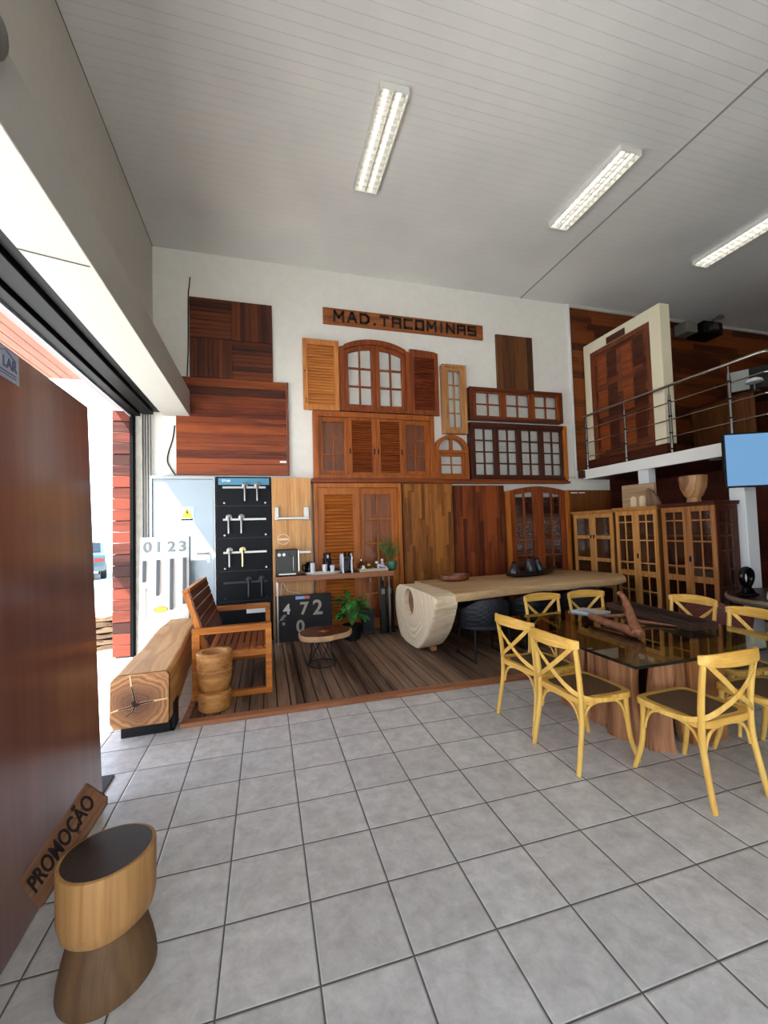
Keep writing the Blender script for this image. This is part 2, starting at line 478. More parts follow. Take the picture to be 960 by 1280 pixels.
# ---------------------------------------------------------------- the setting
ZC = 5.93
M_floor = floor_tiles(); M_ceil = ceiling_planks()
struct(B().box(-1.62, 12, -3.2, 6.7, -.08, 0), 'floor', M_floor)
struct(B().box(-1.9, 12, -3.2, 6.9, ZC, ZC+.1), 'ceiling', M_ceil)
struct(B().box(-1.57, 5.76, 6.7, 6.9, 0, ZC), 'wall_back', M_wall)
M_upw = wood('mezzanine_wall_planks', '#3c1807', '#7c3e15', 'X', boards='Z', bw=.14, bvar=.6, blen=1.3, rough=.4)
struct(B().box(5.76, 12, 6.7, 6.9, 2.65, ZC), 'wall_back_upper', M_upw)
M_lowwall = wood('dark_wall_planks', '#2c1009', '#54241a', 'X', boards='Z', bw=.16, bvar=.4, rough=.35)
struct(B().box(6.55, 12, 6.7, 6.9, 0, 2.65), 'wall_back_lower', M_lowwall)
struct(B().box(5.76, 6.55, 6.7, 6.9, 0, 2.65), 'wall_back_middle', M_wall)
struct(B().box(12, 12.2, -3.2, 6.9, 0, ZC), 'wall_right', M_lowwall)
struct(B().box(-1.9, -1.55, -3.2, 6.7, 3.77, ZC), 'wall_left', plain('shaded_wall_plaster', '#c3c0b8', .85, noise=.03))  # same plaster as the other walls, darkened in colour for this wall's shade
struct(B().box(-1.05, 12, -3.2, -3.0, 3.6, ZC), 'wall_front', M_wall)
struct(B().box(2.6, 12, -3.2, -3.0, 0, 3.6), 'wall_front_side', M_wall)
# beam over the street opening, its roller track and the jamb at the far end
struct(B().box(-1.42, -1.05, -3.0, 6.7, 3.39, 3.765).box(-1.9, -1.42, -3.0, 6.7, 3.52, 3.765), 'trim_1', M_beam, .006)
M_track = plain('black_track', '#050608', .5, spec=.12)
t = B()
t.box(-1.50, -1.42, -3.0, 6.55, 3.40, 3.52).box(-1.66, -1.51, -3.0, 6.55, 3.36, 3.515).box(-1.78, -1.68, -3.0, 6.55, 3.33, 3.515).box(-1.68, -1.66, -3.0, 6.55, 3.40, 3.51)
struct(t, 'trim_2', M_track, .006)
struct(B().box(-1.80, -1.782, -3.0, 6.55, 3.31, 3.50), 'trim_3', plain('track_edge', '#9aa3b0', .5))
M_pillar = wood('pillar_cladding_planks', '#33140f', '#6d3020', 'X', boards='Z', bw=.155, bvar=.75, rough=.5)
b = B()
k = 0
while k*.155 < 3.36:
    b.box(-2.03, -1.80, 6.55 + .004*(k % 3), 6.9, k*.155, min(k*.155+.15, 3.4)); k += 1
struct(b, 'pillar_cladding', M_pillar, .003)
struct(B().box(-1.80, -1.76, 6.50, 6.7, 0, 3.36).box(-1.755, -1.745, 6.53, 6.7, 0, 3.36), 'trim_4', M_track)
M_conc = plain('grey_concrete', '#a4a39c', .85, noise=.14)
struct(B().box(-1.745, -1.66, 6.56, 6.9, 0, 3.42), 'pillar_concrete', M_conc, .004)
M_grey = plain('grey_track', '#8b8a87', .5)
b = B()
for x in (-1.655, -1.625, -1.595): b.box(x, x+.022, 6.60 + (x+1.655)*.4, 6.7, 0, 3.42)
b.box(-1.60, -1.57, 6.65, 6.7, 0, 3.42)
struct(b, 'trim_5', M_grey, .003)
# eave over the pavement: flat strip beside the track, then slats
struct(B().box(-2.06, -1.80, -3.0, 6.9, 3.50, 3.58), 'trim_6', plain('eave_strip', '#8d8280', .7))
M_eave = wood('eave_slats', '#7d3d22', '#a86240', 'Y', rough=.5)
b = B()
for k in range(14):
    x = -2.07 - k*.103
    b.box(x-.095, x, -3.0, 5.7, 3.515, 3.545)
struct(b, 'eave_slats', M_eave)
struct(B().box(-3.52, -2.065, -3.0, 5.69, 3.552, 3.62), 'eave_roof', plain('eave_board', '#8f7a6c', .8))
struct(B().box(-60, -1.62, -30, 90, -.12, -.02), 'pavement', plain('pale_pavement', '#b4b2ae', .9, noise=.06))
struct(B().box(-1.62, 12, -30, -3.2, -.12, -.02), 'pavement_front', plain('pale_pavement_front', '#b5b0a8', .9, noise=.06))
# raised deck
M_deck = wood('weathered_deck', '#3f2d23', '#876b56', 'Y', boards='X', bw=.124, bvar=.4, rough=.55, bump=.2, scale=.8)
b = B()
x = -.66
while x < 6.4:
    b.box(x, x+.113, 4.03, 6.7, .008, .036); x += .124
struct(b, 'deck_boards', M_deck, .002)
M_deckt = wood('deck_edge_wood', '#7a4428', '#b27a54', 'X', rough=.5)
struct(B().box(-.72, 1.80, 3.94, 4.026, .0, .04).box(1.802, 4.2, 3.935, 4.024, 0, .04).box(4.202, 6.4, 3.93, 4.024, 0, .04).box(-.72, -.665, 4.03, 6.68, 0, .04), 'trim_7', M_deckt, .004)
struct(B().box(-.66, 6.4, 4.03, 6.7, .0, .007), 'deck_base', M_black)
# ceiling seam, trims, vertical edge strip
M_trimw = plain('pale_trim', '#b9b7b0', .5)
struct(B().box(4.69, 4.715, -3, 6.7, ZC-.008, ZC), 'trim_8', plain('seam_strip', '#8f8d87', .6))
struct(B().box(5.72, 5.765, 6.66, 6.7, 2.5, ZC), 'trim_9', M_white, .004)
struct(B().box(5.765, 12, 6.66, 6.7, ZC-.06, ZC), 'trim_10', M_trimw, .004)
struct(B().box(-1.55, -1.543, -3, 6.7, ZC-.006, ZC), 'joint_shade_strip', plain('joint_shadow', '#6a655c', .8))  # thin dark strip drawing the shadow line of the ceiling joint
# mezzanine
struct(B().box(5.90, 12, 3.55, 6.7, 2.49, 2.645), 'mezzanine_floor', M_dky)
struct(B().box(5.85, 5.90, 3.50, 6.62, 2.475, 2.655).box(5.90, 12, 3.50, 3.55, 2.475, 2.655), 'mezzanine_edge', M_white, .005)
M_post = plain('white_post', '#d5d8da', .5)
struct(B().box(5.91, 6.06, 5.26, 5.45, 0, 2.49), 'mezzanine_post', M_post, .006)
struct(B().box(5.88, 6.08, 3.86, 4.05, 0, 2.49), 'mezzanine_post.001', M_post, .006)
struct(B().box(5.78, 5.86, 6.55, 6.66, 2.50, 2.64), 'trim_12', M_dkx)
struct(B().box(7.6, 7.75, 3.6, 6.7, 0, 2.49), 'wall_partition', M_lowwall)

# ---------------------------------------------------------------- wall displays
YW = 6.698
def sash(parent, x0, x1, z0, z1, yf, d, st, cols, rows, mat, name='sash', pane=True, mt=.022, rail=None, bottom=None, backing=None, arch=None, gm=None, rowz=None):
    """glazed leaf in the XZ plane, front face at y=yf, depth d; stiles st, muntin bars mt. parent-local coords"""
    rail = rail or st; bottom = bottom or rail
    b = B()
    b.box(x0, x0+st, yf, yf+d, z0, z1).box(x1-st, x1, yf, yf+d, z0, z1)
    b.box(x0+st, x1-st, yf, yf+d, z0, z0+bottom)
    if arch is None:
        b.box(x0+st, x1-st, yf, yf+d, z1-rail, z1)
    gx0, gx1, gz0, gz1 = x0+st, x1-st, z0+bottom, z1-rail
    if arch:
        n = 8; poly = [(gx0, gz1-.02)] 
        lo = [(gx0+(gx1-gx0)*i/n, arch(gx0+(gx1-gx0)*i/n)-rail) for i in range(n+1)]
        hi = [(x0+(x1-x0)*i/n, arch(x0+(x1-x0)*i/n)) for i in range(n+1)]
        b = B()
        for xa, xb in ((x0, x0+st), (x1-st, x1)):
            b.prism([(xa, z0), (xb, z0), (xb, arch(xb)), (xa, arch(xa))], yf, yf+d, 'Y')
        b.box(x0+st, x1-st, yf, yf+d, z0, z0+bottom)
        for i in range(n):
            xa, xb = gx0+(gx1-gx0)*i/n, gx0+(gx1-gx0)*(i+1)/n
            b.prism([(xa, arch(xa)-rail), (xb, arch(xb)-rail), (xb, arch(xb)), (xa, arch(xa))], yf, yf+d, 'Y')
    top = (lambda x: arch(x)-rail) if arch else (lambda x: gz1)
    for i in range(1, cols):
        x = gx0+(gx1-gx0)*i/cols
        b.box(x-mt/2, x+mt/2, yf+.006, yf+d-.004, gz0, top(x)-.0005)
    zs = rowz or [gz0+(gz1-gz0)*j/rows for j in range(1, rows)]
    for z in zs:
        b.box(gx0, gx1, yf+.007, yf+d-.005, z-mt/2, z+mt/2)
    o = b.build(name, mat, parent, .0025)
    if pane:
        p = B()
        if arch:
            n = 8; pts = [(gx0, gz0), (gx1, gz0)] + [(gx1+(gx0-gx1)*i/n, top(gx1+(gx0-gx1)*i/n)) for i in range(n+1)]
            p.prism(pts, yf+d*.5, yf+d*.5+.004, 'Y')
        else:
            p.box(gx0, gx1, yf+d*.5, yf+d*.5+.004, gz0, gz1)
        p.build('pane', gm or M_glass, o)
    return o
def louvre(parent, x0, x1, z0, z1, yf, d, st, mat, smat, name='shutter', n=24, rail=.09, mid=None, arch=None, tilt=57):
    b = B()
    ze0, ze1 = (arch(x0), arch(x1)) if arch else (z1, z1)
    b.prism([(x0, z0), (x0+st, z0), (x0+st, arch(x0+st) if arch else z1), (x0, ze0)], yf, yf+d, 'Y')
    b.prism([(x1-st, z0), (x1, z0), (x1, ze1), (x1-st, arch(x1-st) if arch else z1)], yf, yf+d, 'Y')
    b.box(x0+st, x1-st, yf, yf+d, z0, z0+rail)
    if arch:
        b.prism([(x0+st, min(ze0, ze1)-rail), (x1-st, min(ze0, ze1)-rail), (x1-st, arch(x1-st)), (x0+st, arch(x0+st))], yf, yf+d, 'Y')
    else:
        b.box(x0+st, x1-st, yf, yf+d, z1-rail, z1)
    if mid: b.box(x0+st, x1-st, yf, yf+d, mid-.04, mid+.04)
    o = b.build(name, mat, parent, .003)
    a0 = z0+rail; a1 = min(ze0, ze1)-rail
    s = B(); h = (a1-a0)/n
    for i in range(n):
        zc = a0+(i+.5)*h
        if mid and abs(zc-mid) < .05: continue
        M = Matrix.Translation((0, yf+d/2, zc)) @ Matrix.Rotation(R_(tilt), 4, 'X')
        s.box(x0+st+.001, x1-st-.001, -d*.52, d*.52, -h*.19, h*.19, M)
    s.build('louvres', smat, o)
    return o

# parquet sample panel
t = thing('parquet_panel', 'dark brown square panel of four slatted blocks, high on the white wall left', 'wall panel', (-.45, YW, 3.99))
x0, x1, z0, z1 = -.60, .60, 0, 1.22
B().box(x0, x1, -.03, 0, z0, z1).build('backing', M_dkx, t, .003)
xm, zm = 0.0, .6
M_pqx = wood('parquet_slats_across', '#33140a', '#653016', 'X', boards='Z', bw=.0625, bvar=.6)
M_pqz = wood('parquet_slats_upright', '#33140a', '#653016', 'Z', boards='X', bw=.0625, bvar=.6)
for bx0, bx1, bz0, bz1, hor in ((x0, xm, zm, z1, 1), (xm, x1, zm, z1, 0), (x0, xm, z0, zm, 0), (xm, x1, z0, zm, 1)):
    b = B(); n = 9
    for i in range(n):
        if hor:
            h = (bz1-bz0)/n; b.box(bx0+.004, bx1-.004, -.045, -.03, bz0+i*h+.003, bz0+(i+1)*h-.003)
        else:
            h = (bx1-bx0)/n; b.box(bx0+i*h+.003, bx0+(i+1)*h-.003, -.045, -.03, bz0+.004, bz1-.004)
    b.build('slat_block', M_pqx if hor else M_pqz, t, .002)
# plank sample panel
t = thing('plank_panel', 'large red brown panel of horizontal boards hung above the silver door', 'wall panel', (-.36, YW, 2.515))
b = B()
x0, x1 = -.88, .70
hs = [.17, .15, .16, .15, .16, .15, .14, .13]
z = 0
for i, h in enumerate(hs):
    b.box(x0, x1, -.04, -.005, z+.002, z+h-.001); z += h
b.build('boards', M_red, t, .002)
B().box(x0, x1, -.04, -.005, z+.002, z+.128).build('dark_board', M_dkx, t, .002)
z += .13
B().box(x0, x1, -.04, -.005, z+.002, z+.13).build('top_board', M_redx, t, .002)
B().box(x0, x1, -.005, 0, 0, z+.13).build('backing', M_dkx, t)
B().box(.71, .735, -.05, 0, 0, z+.135).build('edge_strip', M_redz, t, .003)
B().box(.59, .69, -.043, -.04, .20, .228).build('sticker', M_white, t)
# the long name board
t = thing('sign_board', 'long reddish wooden sign board with black lettering, highest on the white wall', 'sign', (2.405, YW, 5.02))
B().box(-1.45, 1.45, -.045, 0, 0, .265).build('board', wood('sign_board_wood', '#6b3519', '#a2602f', 'X'), t, .004)
def letters(word, x0, adv, h, w, th):
    G = {'M': [[(0,0),(0.05,1),(.5,.35),(.95,1),(1,0)]], 'a': [[(0,0),(.42,1),(.58,1),(1,0)],[(.2,.36),(.8,.36)]],
         'D': [[(0,0),(0,1),(.7,1),(1,.72),(1,.28),(.7,0),(0,0)]], '.': [[(.4,0),(.6,0)]], 'T': [[(0,1),(1,1)],[(.5,1),(.5,0)]],
         'A': [[(0,0),(0,1),(1,1),(1,0)],[(0,.45),(1,.45)]], 'C': [[(1,1),(0,1),(0,0),(1,0)]], 'O': [[(0,0),(0,1),(1,1),(1,0),(0,0)]],
         'I': [[(.5,0),(.5,1)]], 'N': [[(0,0),(0,1),(1,0),(1,1)]], 'S': [[(1,1),(0,1),(0,.5),(1,.5),(1,0),(0,0)]]}
    b = B(); x = x0
    for ch in word:
        ww = w*(.45 if ch in '.I' else 1.15 if ch == 'M' else 1)
        for st in G[ch]:
            pts = [Vector((x+u*ww, 0, v*h)) for u, v in st]
            for p, q in zip(pts, pts[1:]):
                d = (q-p).normalized(); e = d*th*.5
                b.bar(p-e, q+e, th, .022, (0, 1, 0))
        x += ww + adv
    return b, x-x0
M_let = plain('letter_black', '#120d0c', .5)
pos = 0; lets = []
for ch in 'MaD.TACOMINAS':
    lb, wd = letters(ch, 0, .085, .145, .142, .036)
    lets.append((lb, pos)); pos += wd
k = 2.56/(pos-.085)
for lb, px in lets:
    for v in lb.v: v.x = -1.27 + (v.x+px)*k; v.y -= .052; v.z += .062
    lb.build('letter', M_let, t)

# arched window with open louvred shutters
t = thing('arched_window', 'arched wooden casement window with open louvred shutters, below the sign board', 'window', (1.80, YW, 3.57))
arch0 = lambda x: 1.22 - .16*abs(x/.6)**2.2 if True else 0
b = B(); fd = .11
xo, xi = .61, .53
for sg in (-1, 1):
    b.prism([(sg*xo, 0), (sg*xi, 0), (sg*xi, arch0(xi)-.02), (sg*xo, arch0(xo))], -fd, 0, 'Y')
b.box(-xi, xi, -fd, 0, 0, .05)
n = 14
for i in range(n):
    xa, xb = -xi+2*xi*i/n, -xi+2*xi*(i+1)/n
    b.prism([(xa, arch0(xa)-.085), (xb, arch0(xb)-.085), (xb, arch0(xb)), (xa, arch0(xa))], -fd, 0, 'Y')
b.build('frame', M_redz, t, .003)
arch1 = lambda x: arch0(x)-.088
sash(t, -.527, -.003, .052, 1.1, -.08, .05, .07, 2, 3, M_redz, arch=arch1, mt=.026)
sash(t, .003, .527, .052, 1.1, -.08, .05, .07, 2, 3, M_redz, arch=arch1, mt=.026)
archL = lambda x: 1.15
M_shL = wood('sunlit_shutter_wood', '#9a5526', '#cf8a48', 'Z')  # sunlight on the left shutter is mixed into this brighter wood colour
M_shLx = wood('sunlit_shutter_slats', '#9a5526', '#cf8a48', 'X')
s = louvre(t, -1.19, -.615, 0, 1.15, -.085, .045, .075, M_shL, M_shLx, 'shutter', 21)
B().tube([(-1.16, -.09, .62), (-1.16, -.105, .62)], .012, 8).tube([(-1.15, -.09, .18), (-1.15, -.10, .18), (-1.15, -.10, .10)], .008, 6).build('catch', M_chrome, s)
archR = lambda x: 1.135 - .05*max(0, (x-.9)/.25)**2
louvre(t, .615, 1.13, 0, 1.13, -.085, .045, .07, M_redz, wood('shutter_slats_dark', '#4c1d10', '#7c3a20', 'X'), 'shutter', 23, arch=archR)

# wide four-leaf window
t = thing('sliding_window', 'wide wooden window of two louvred and two glazed leaves under the arched window', 'window', (1.775, YW, 2.47))
M_w4 = wood('window_orange_wood', '#6e340f', '#a95b22', 'Z'); M_w4x = wood('window_orange_wood_across', '#6e340f', '#a95b22', 'X')
W, H = 1.03, 1.08
B().box(-W, -W+.085, -.12, 0, 0, H).box(W-.085, W, -.12, 0, 0, H).box(-W+.085, W-.085, -.12, 0, H-.085, H).box(-W+.085, W-.085, -.12, 0, 0, .06).build('frame', M_w4, t, .003)
B().box(-W+.085, W-.085, -.012, 0, .06, H-.085).build('backing', M_redz, t)
lz0, lz1 = .062, H-.087
sash(t, -.943, -.46, lz0, lz1, -.07, .045, .07, 2, 3, M_w4)
sash(t, .46, .943, lz0, lz1, -.07, .045, .07, 2, 3, M_w4)
s1 = louvre(t, -.475, -.002, lz0, lz1, -.105, .034, .07, M_w4, M_redx, 'louvred_leaf', 21, rail=.04)
s2 = louvre(t, .002, .475, lz0, lz1, -.105, .034, .07, M_w4, M_redx, 'louvred_leaf', 21, rail=.04)
for px, par in ((-.44, s1), (-.035, s1), (.035, s2), (.44, s2)):
    B().box(px-.012, px+.012, -.108, -.105, .40, .49).build('flush_pull', M_black, par)
# long ledge under the windows
t = thing('ledge_board', 'long dark wooden ledge running under the lower windows and over the sliding doors', 'ledge', (3.1, YW, 2.395))
b = B().box(-2.40, 2.40, -.16, 0, 0, .04).box(-2.38, 2.38, -.13, 0, .04, .07)
b.build('ledge', M_redx, t, .004)
# tall narrow window
t = thing('narrow_window', 'tall narrow pale wooden window with eight small panes, standing right of the shutters', 'window', (3.215, YW, 3.265))
M_pale = wood('pale_window_wood', '#8a5630', '#b98956', 'Z')
W, H = .225, 1.215
B().box(-W, -W+.05, -.13, 0, 0, H).box(W-.05, W, -.13, 0, 0, H).box(-W+.05, W-.05, -.13, 0, H-.05, H).box(-W+.05, W-.05, -.13, 0, 0, .05).build('frame', M_pale, t, .003)
sash(t, -W+.052, W-.052, .052, H-.052, -.11, .04, .06, 2, 4, M_pale, mt=.02)
# little arched window
t = thing('small_arched_window', 'small round-topped wooden window with four panes, below the tall narrow one', 'window', (3.125, YW, 2.47))
W, Hs = .315, .50
b = B()
b.box(-W, -W+.07, -.12, 0, 0, Hs).box(W-.07, W, -.12, 0, 0, Hs).box(-W+.07, W-.07, -.12, 0, 0, .05).box(-W+.07, W-.07, -.12, 0, Hs-.05, Hs)
n = 16
ell = lambda th, q: (q*math.cos(th)*W, Hs + math.sin(th)*.27*q)
for i in range(n):
    a0, a1 = math.pi*i/n, math.pi*(i+1)/n
    b.prism([ell(a0, 1), ell(a1, 1), ell(a1, .78), ell(a0, .78)], -.12, 0, 'Y')
b.box(-.018, .018, -.11, -.02, Hs, Hs+.22)
fr = b.build('frame', M_w4, t, .003)
B().prism([ell(math.pi*i/n, .79) for i in range(n+1)], -.06, -.055, 'Y').build('fanlight_pane', M_glass, fr)
sash(t, -W+.072, W-.072, .052, Hs-.052, -.09, .04, .045, 2, 2, M_w4, mt=.02)
# three-light window
t = thing('three_light_window', 'dark wooden window of three lights with four panes each, right of the narrow window', 'window', (4.455, YW, 3.53))
W, H = .965, .58
M_dw = wood('dark_red_window_wood', '#43190d', '#713419', 'X')
B().box(-W, -W+.075, -.14, 0, 0, H).box(W-.05, W, -.14, 0, 0, H).box(-W+.075, W-.05, -.14, 0, H-.06, H).box(-W+.075, W-.05, -.14, 0, 0, .05).build('frame', M_dw, t, .003)
for i in range(3):
    xa = -W+.077 + i*.602
    sash(t, xa, xa+.598, .052, H-.062, -.115, .045, .06, 2, 2, M_redz, mt=.022, rail=.025)
# four-light window
t = thing('four_light_window', 'wide dark window of four tall lights with eight panes each, resting on the ledge', 'window', (4.475, YW, 2.467))
W, H = 1.0, 1.01
M_dwz = wood('dark_window_wood', '#2a110a', '#52261a', 'Z')
B().box(-W, -W+.05, -.14, 0, 0, H).box(-W+.05, W-.07, -.14, 0, H-.075, H).box(-W+.05, W-.07, -.14, 0, 0, .05).build('frame', M_dwz, t, .003)
B().box(W-.07, W, -.15, 0, 0, H).build('side_jamb', M_orz, t, .003)
for i in range(4):
    xa = -W+.052 + i*.4695
    sash(t, xa, xa+.466, .052, H-.077, -.115, .045, .05, 2, 4, M_dwz, mt=.022, rail=.03)
# dark plain board
t = thing('wall_board', 'dark brown upright boarded panel standing on the three-light window', 'wall panel', (4.505, YW, 4.13))
M_db = wood('dark_upright_boards', '#3b2113', '#684022', 'Z', boards='X', bw=.13, bvar=.4)
b = B()
for i in range(6): b.box(-.385+i*.1285, -.385+(i+1)*.1285-.002, -.035, -.004, 0, 1.03)
b.build('boards', M_db, t, .002)
B().box(-.385, .385, -.004, 0, 0, 1.03).build('backing', M_dkz, t)

# ---------------------------------------------------------------- doors standing along the back wall
ZD = .037
# sliding door set
t = thing('sliding_door', 'orange wooden sliding door with one louvred and one glazed leaf behind the coffee bar', 'door', (1.445, YW, ZD))
W, H = .72, 2.35
B().box(-W, -W+.06, -.15, 0, 0, H).box(W-.06, W, -.15, 0, 0, H).box(-W+.06, W-.06, -.15, 0, H-.07, H).build('frame', M_orz, t, .003)
B().box(-W+.06, W-.06, -.012, 0, 0, H-.07).build('backing', wood('orange_boards', '#6e340f', '#ad5c22', 'Z', boards='X', bw=.12, bvar=.3), t)
louvre(t, -W+.062, .01, .01, H-.072, -.135, .045, .11, M_orz, M_orx, 'louvred_leaf', 38, rail=.11, mid=1.05)
sash(t, -.01, W-.062, .01, H-.072, -.085, .045, .10, 2, 5, M_orz, 'glazed_leaf', mt=.028, bottom=.16)
# boarded panels
t = thing('boarded_door', 'light brown door panel of narrow upright strips behind the long table', 'door', (2.645, YW, ZD))
M_strip = wood('light_strip_boards', '#603410', '#a0642a', 'Z', boards='X', bw=.06, bvar=.55, blen=.9)
b = B()
for i in range(15): b.box(-.455+i*.0607, -.455+(i+1)*.0607-.0012, -.12, -.06, 0, 2.35)
b.build('strips', M_strip, t, .0015)
B().box(-.455, .455, -.06, 0, 0, 2.35).build('backing', M_dkz, t)
t = thing('boarded_door', 'darker red door panel of narrow upright strips, right of the light boarded one', 'door', (3.61, YW, ZD))
M_strip2 = wood('dark_strip_boards', '#441808', '#84401a', 'Z', boards='X', bw=.065, bvar=.6, blen=1.2)
b = B()
for i in range(15): b.box(-.495+i*.066, -.495+(i+1)*.066-.0012, -.12, -.06, 0, 2.32)
b.build('strips', M_strip2, t, .0015)
B().box(-.495, .495, -.06, 0, 0, 2.32).build('backing', M_dkz, t)
# arched double door
t = thing('arched_double_door', 'double wooden door with arched top, small panes and dark louvres, beside the cabinets', 'door', (4.80, YW, ZD))
at = lambda x: 2.31 - .10*(abs(x)/.66)**1.8
b = B()
for sg in (-1, 1):
    b.prism([(sg*.67, 0), (sg*.585, 0), (sg*.585, at(.585)), (sg*.67, at(.67))], -.14, 0, 'Y')
fr = b.build('frame', M_orz, t, .003)
M_lv = wood('dark_red_slats', '#3a140b', '#5e2715', 'X')
for sg in (-1, 1):
    xa, xb = (-.583, -.002) if sg < 0 else (.002, .583)
    s = sash(t, xa, xb, .005, 2.0, -.13, .05, .105, 2, 6, M_redz, 'leaf', arch=lambda x: at(x)-.005, mt=.026, bottom=.2, rail=.10)
    l = B(); n = 58
    for i in range(n):
        z = .2 + i*(1.92/n)
        M = Matrix.Translation((0, -.055, z+.015)) @ Matrix.Rotation(R_(35), 4, 'X')
        l.box(xa+.07, xb-.07, -.018, .018, -.004, .004, M)
    l.box(xa+.07, xb-.07, -.03, -.02, .1, 2.1)
    l.build('louvres', M_lv, s)
t = thing('brown_board', 'plain brown board standing behind the first glass cabinet, right of the arched door', 'wall panel', (6.0, YW, ZD))
B().box(-.50, .53, -.05, 0, 0, 2.24).build('board', wood('plain_brown_board', '#4f2a12', '#7d4a20', 'Z', boards='X', bw=.2, bvar=.2), t, .003)
B().box(-.42, -.27, -.053, -.05, 2.18, 2.20).box(-.24, -.10, -.053, -.05, 2.18, 2.20).build('sticker', M_white, t)

# silver door, handle display, wooden handle panel
t = thing('steel_door', 'silver grey metal door with a yellow warning sign, left end of the back wall', 'door', (-1.135, YW, 0))
M_silver = plain('silver_paint', '#93a2ac', .35, metal=.25)
B().box(-.40, .40, -.12, -.03, .005, 2.44).build('leaf', M_silver, t, .004)
B().box(-.43, -.403, -.14, 0, 0, 2.485).box(.403, .43, -.14, 0, 0, 2.485).box(-.403, .403, -.14, 0, 2.445, 2.485).build('frame', plain('silver_frame', '#9ea6ab', .4, metal=.3), t, .003)
h = B().tube([(.33, -.12, 1.36), (.33, -.165, 1.36), (.18, -.17, 1.36)], .011, 10).box(.305, .355, -.127, -.12, 1.22, 1.30).lathe([(.026, 0), (.026, .008)], (0, 0, 0), 16, Matrix.Translation((.33, -.12, 1.36)) @ Matrix.Rotation(R_(90), 4, 'X'))
h.build('lever_handle', M_steel, t)
sg = B().box(-.055, .145, -.123, -.12, 1.83, 2.05).build('warning_sign', plain('sign_pale_blue', '#aebfd0', .5), t)
B().prism([(-.035, 1.885), (.125, 1.885), (.045, 2.02)], -.126, -.123, 'Y').build('yellow_triangle', plain('warning_yellow', '#e8c21c', .5), sg)
B().prism([(.045, 1.99), (.03, 1.95), (.046, 1.95), (.038, 1.905), (.066, 1.962), (.05, 1.962), (.058, 1.99)], -.128, -.126, 'Y').box(-.03, .12, -.1255, -.123, 1.845, 1.868).build('bolt_symbol', M_black, sg)

t = thing('handle_display', 'tall black display panel with rows of chrome door handles, right of the silver door', 'display panel', (-.30, YW, ZD))
M_navy = plain('black_panel', '#070a10', .5, spec=.15)
B().box(-.385, .385, -.16, 0, 0, 2.44).build('panel', M_navy, t, .004)
B().box(-.36, .36, -.163, -.16, 2.32, 2.42).build('header', plain('header_blue', '#3f7f9c', .5), t)
text('true', .07, .002, M_white, 'header_lettering', t, face_front(-.25, -.164, 2.385), .001)
rows = [(2.285, (.015, .19), 'a'), (1.81, (-.215, -.04), 'b'), (1.325, (-.21, -.03), 'c'), (.885, (.05, .235), 'd')]
M_gold = plain('pale_gold', '#cdbf86', .3, metal=1); M_dkh = plain('graphite_handle', '#2b2f36', .4, metal=.6)
for z, hx_, key in rows:
    rm = M_dkh if key == 'd' else M_steel
    B().box(-.30, .31, -.175, -.16, z-.02, z+.012).build('rail', rm, t, .002)
    B().box(-.37, .37, -.166, -.16, z-.28, z-.274).build('ledge_strip', M_dkh, t)
    for i, x in enumerate(hx_):
        m = M_gold if (key == 'c' and i) else rm
        M = Matrix.Translation((x, -.175, z+.03)) @ Matrix.Rotation(R_(90), 4, 'X')
        b = B().lathe([(.044, 0), (.044, .012), (.018, .018), (.016, .05)], (0, 0, 0), 18, M)
        b.tube([(x, -.222, z+.03), (x, -.232, z), (x, -.232, z-.21)], [.017, .019, .018], 10)
        b.build('handle', m, t)
    for x in (-.28, .30):
        B().tube([(x, -.16, z-.235), (x, -.185, z-.235)], .014, 10).build('peg', rm, t)
B().box(.01, .30, -.165, -.16, .42, .56).build('price_card', M_white, t)

t = thing('bar_handle_display', 'light orange wooden panel with a steel bar handle, right of the black handle display', 'display panel', (.385, YW, ZD))
M_lp = wood('light_orange_panel', '#a8733f', '#d3a066', 'Z', boards='X', bw=.295, bvar=.15)
B().box(-.29, .30, -.16, -.02, 0, 2.43).build('panel', M_lp, t, .003)
b = B().box(-.25, -.19, -.20, -.16, 1.78, 1.98).box(.18, .26, -.20, -.16, 1.78, 1.98).box(-.22, .24, -.225, -.19, 1.79, 1.825)
b.build('bar_handle', M_steel, t, .004)
b = B().box(.10, .28, -.19, -.16, 1.27, 1.305); b.build('towel_bracket', M_steel, t, .003)
b = B().tube([(-.13+.085*math.cos(a*.2618), -.162, 1.49+.075*math.sin(a*.2618)) for a in range(24)], .006, 6, closed=True)
b.box(-.20, -.06, -.163, -.16, 1.475, 1.505)
b.build('oval_emblem', plain('emblem_cream', '#d9c3a6', .5), t)

# ---------------------------------------------------------------- coffee bar
DK = .036
t = thing('console_table', 'slim dark wooden bar table with thin steel legs holding the coffee things', 'table', (1.0, 6.28, DK))
B().box(-.87, .87, -.13, .24, .915, .965).build('tabletop', wood('bar_top_wood', '#3d1d10', '#6f3d22', 'X'), t, .004)
B().box(-.87, .87, -.148, -.131, .89, .967).build('front_edge', wood('bar_edge_wood', '#7b4a2d', '#a87350', 'X'), t, .003)
for x in (-.855, .80):
    B().box(x-.012, x+.012, -.12, -.096, 0, .914).build('leg', M_chrome, t)
    B().box(x-.012, x+.012, .20, .224, 0, .914).build('leg', M_steel, t)
ZB = DK + .966
M_gloss = plain('gloss_black', '#060607', .22, spec=.25)
M_cup = plain('white_cup', '#dfe3ea', .4)
t = thing('capsule_coffee_maker', 'black box-shaped coffee machine at the left end of the bar', 'coffee machine', (.29, 6.29, ZB))
B().box(-.16, .15, -.10, .18, 0, .385).build('body', M_gloss, t, .012)
b = B(); b.tube([(.02, -.115, .315), (.075, -.125, .30), (.09, -.125, .26), (.09, -.125, .08)], .014, 8, sm=4); b.build('steam_arm', M_steel, t)
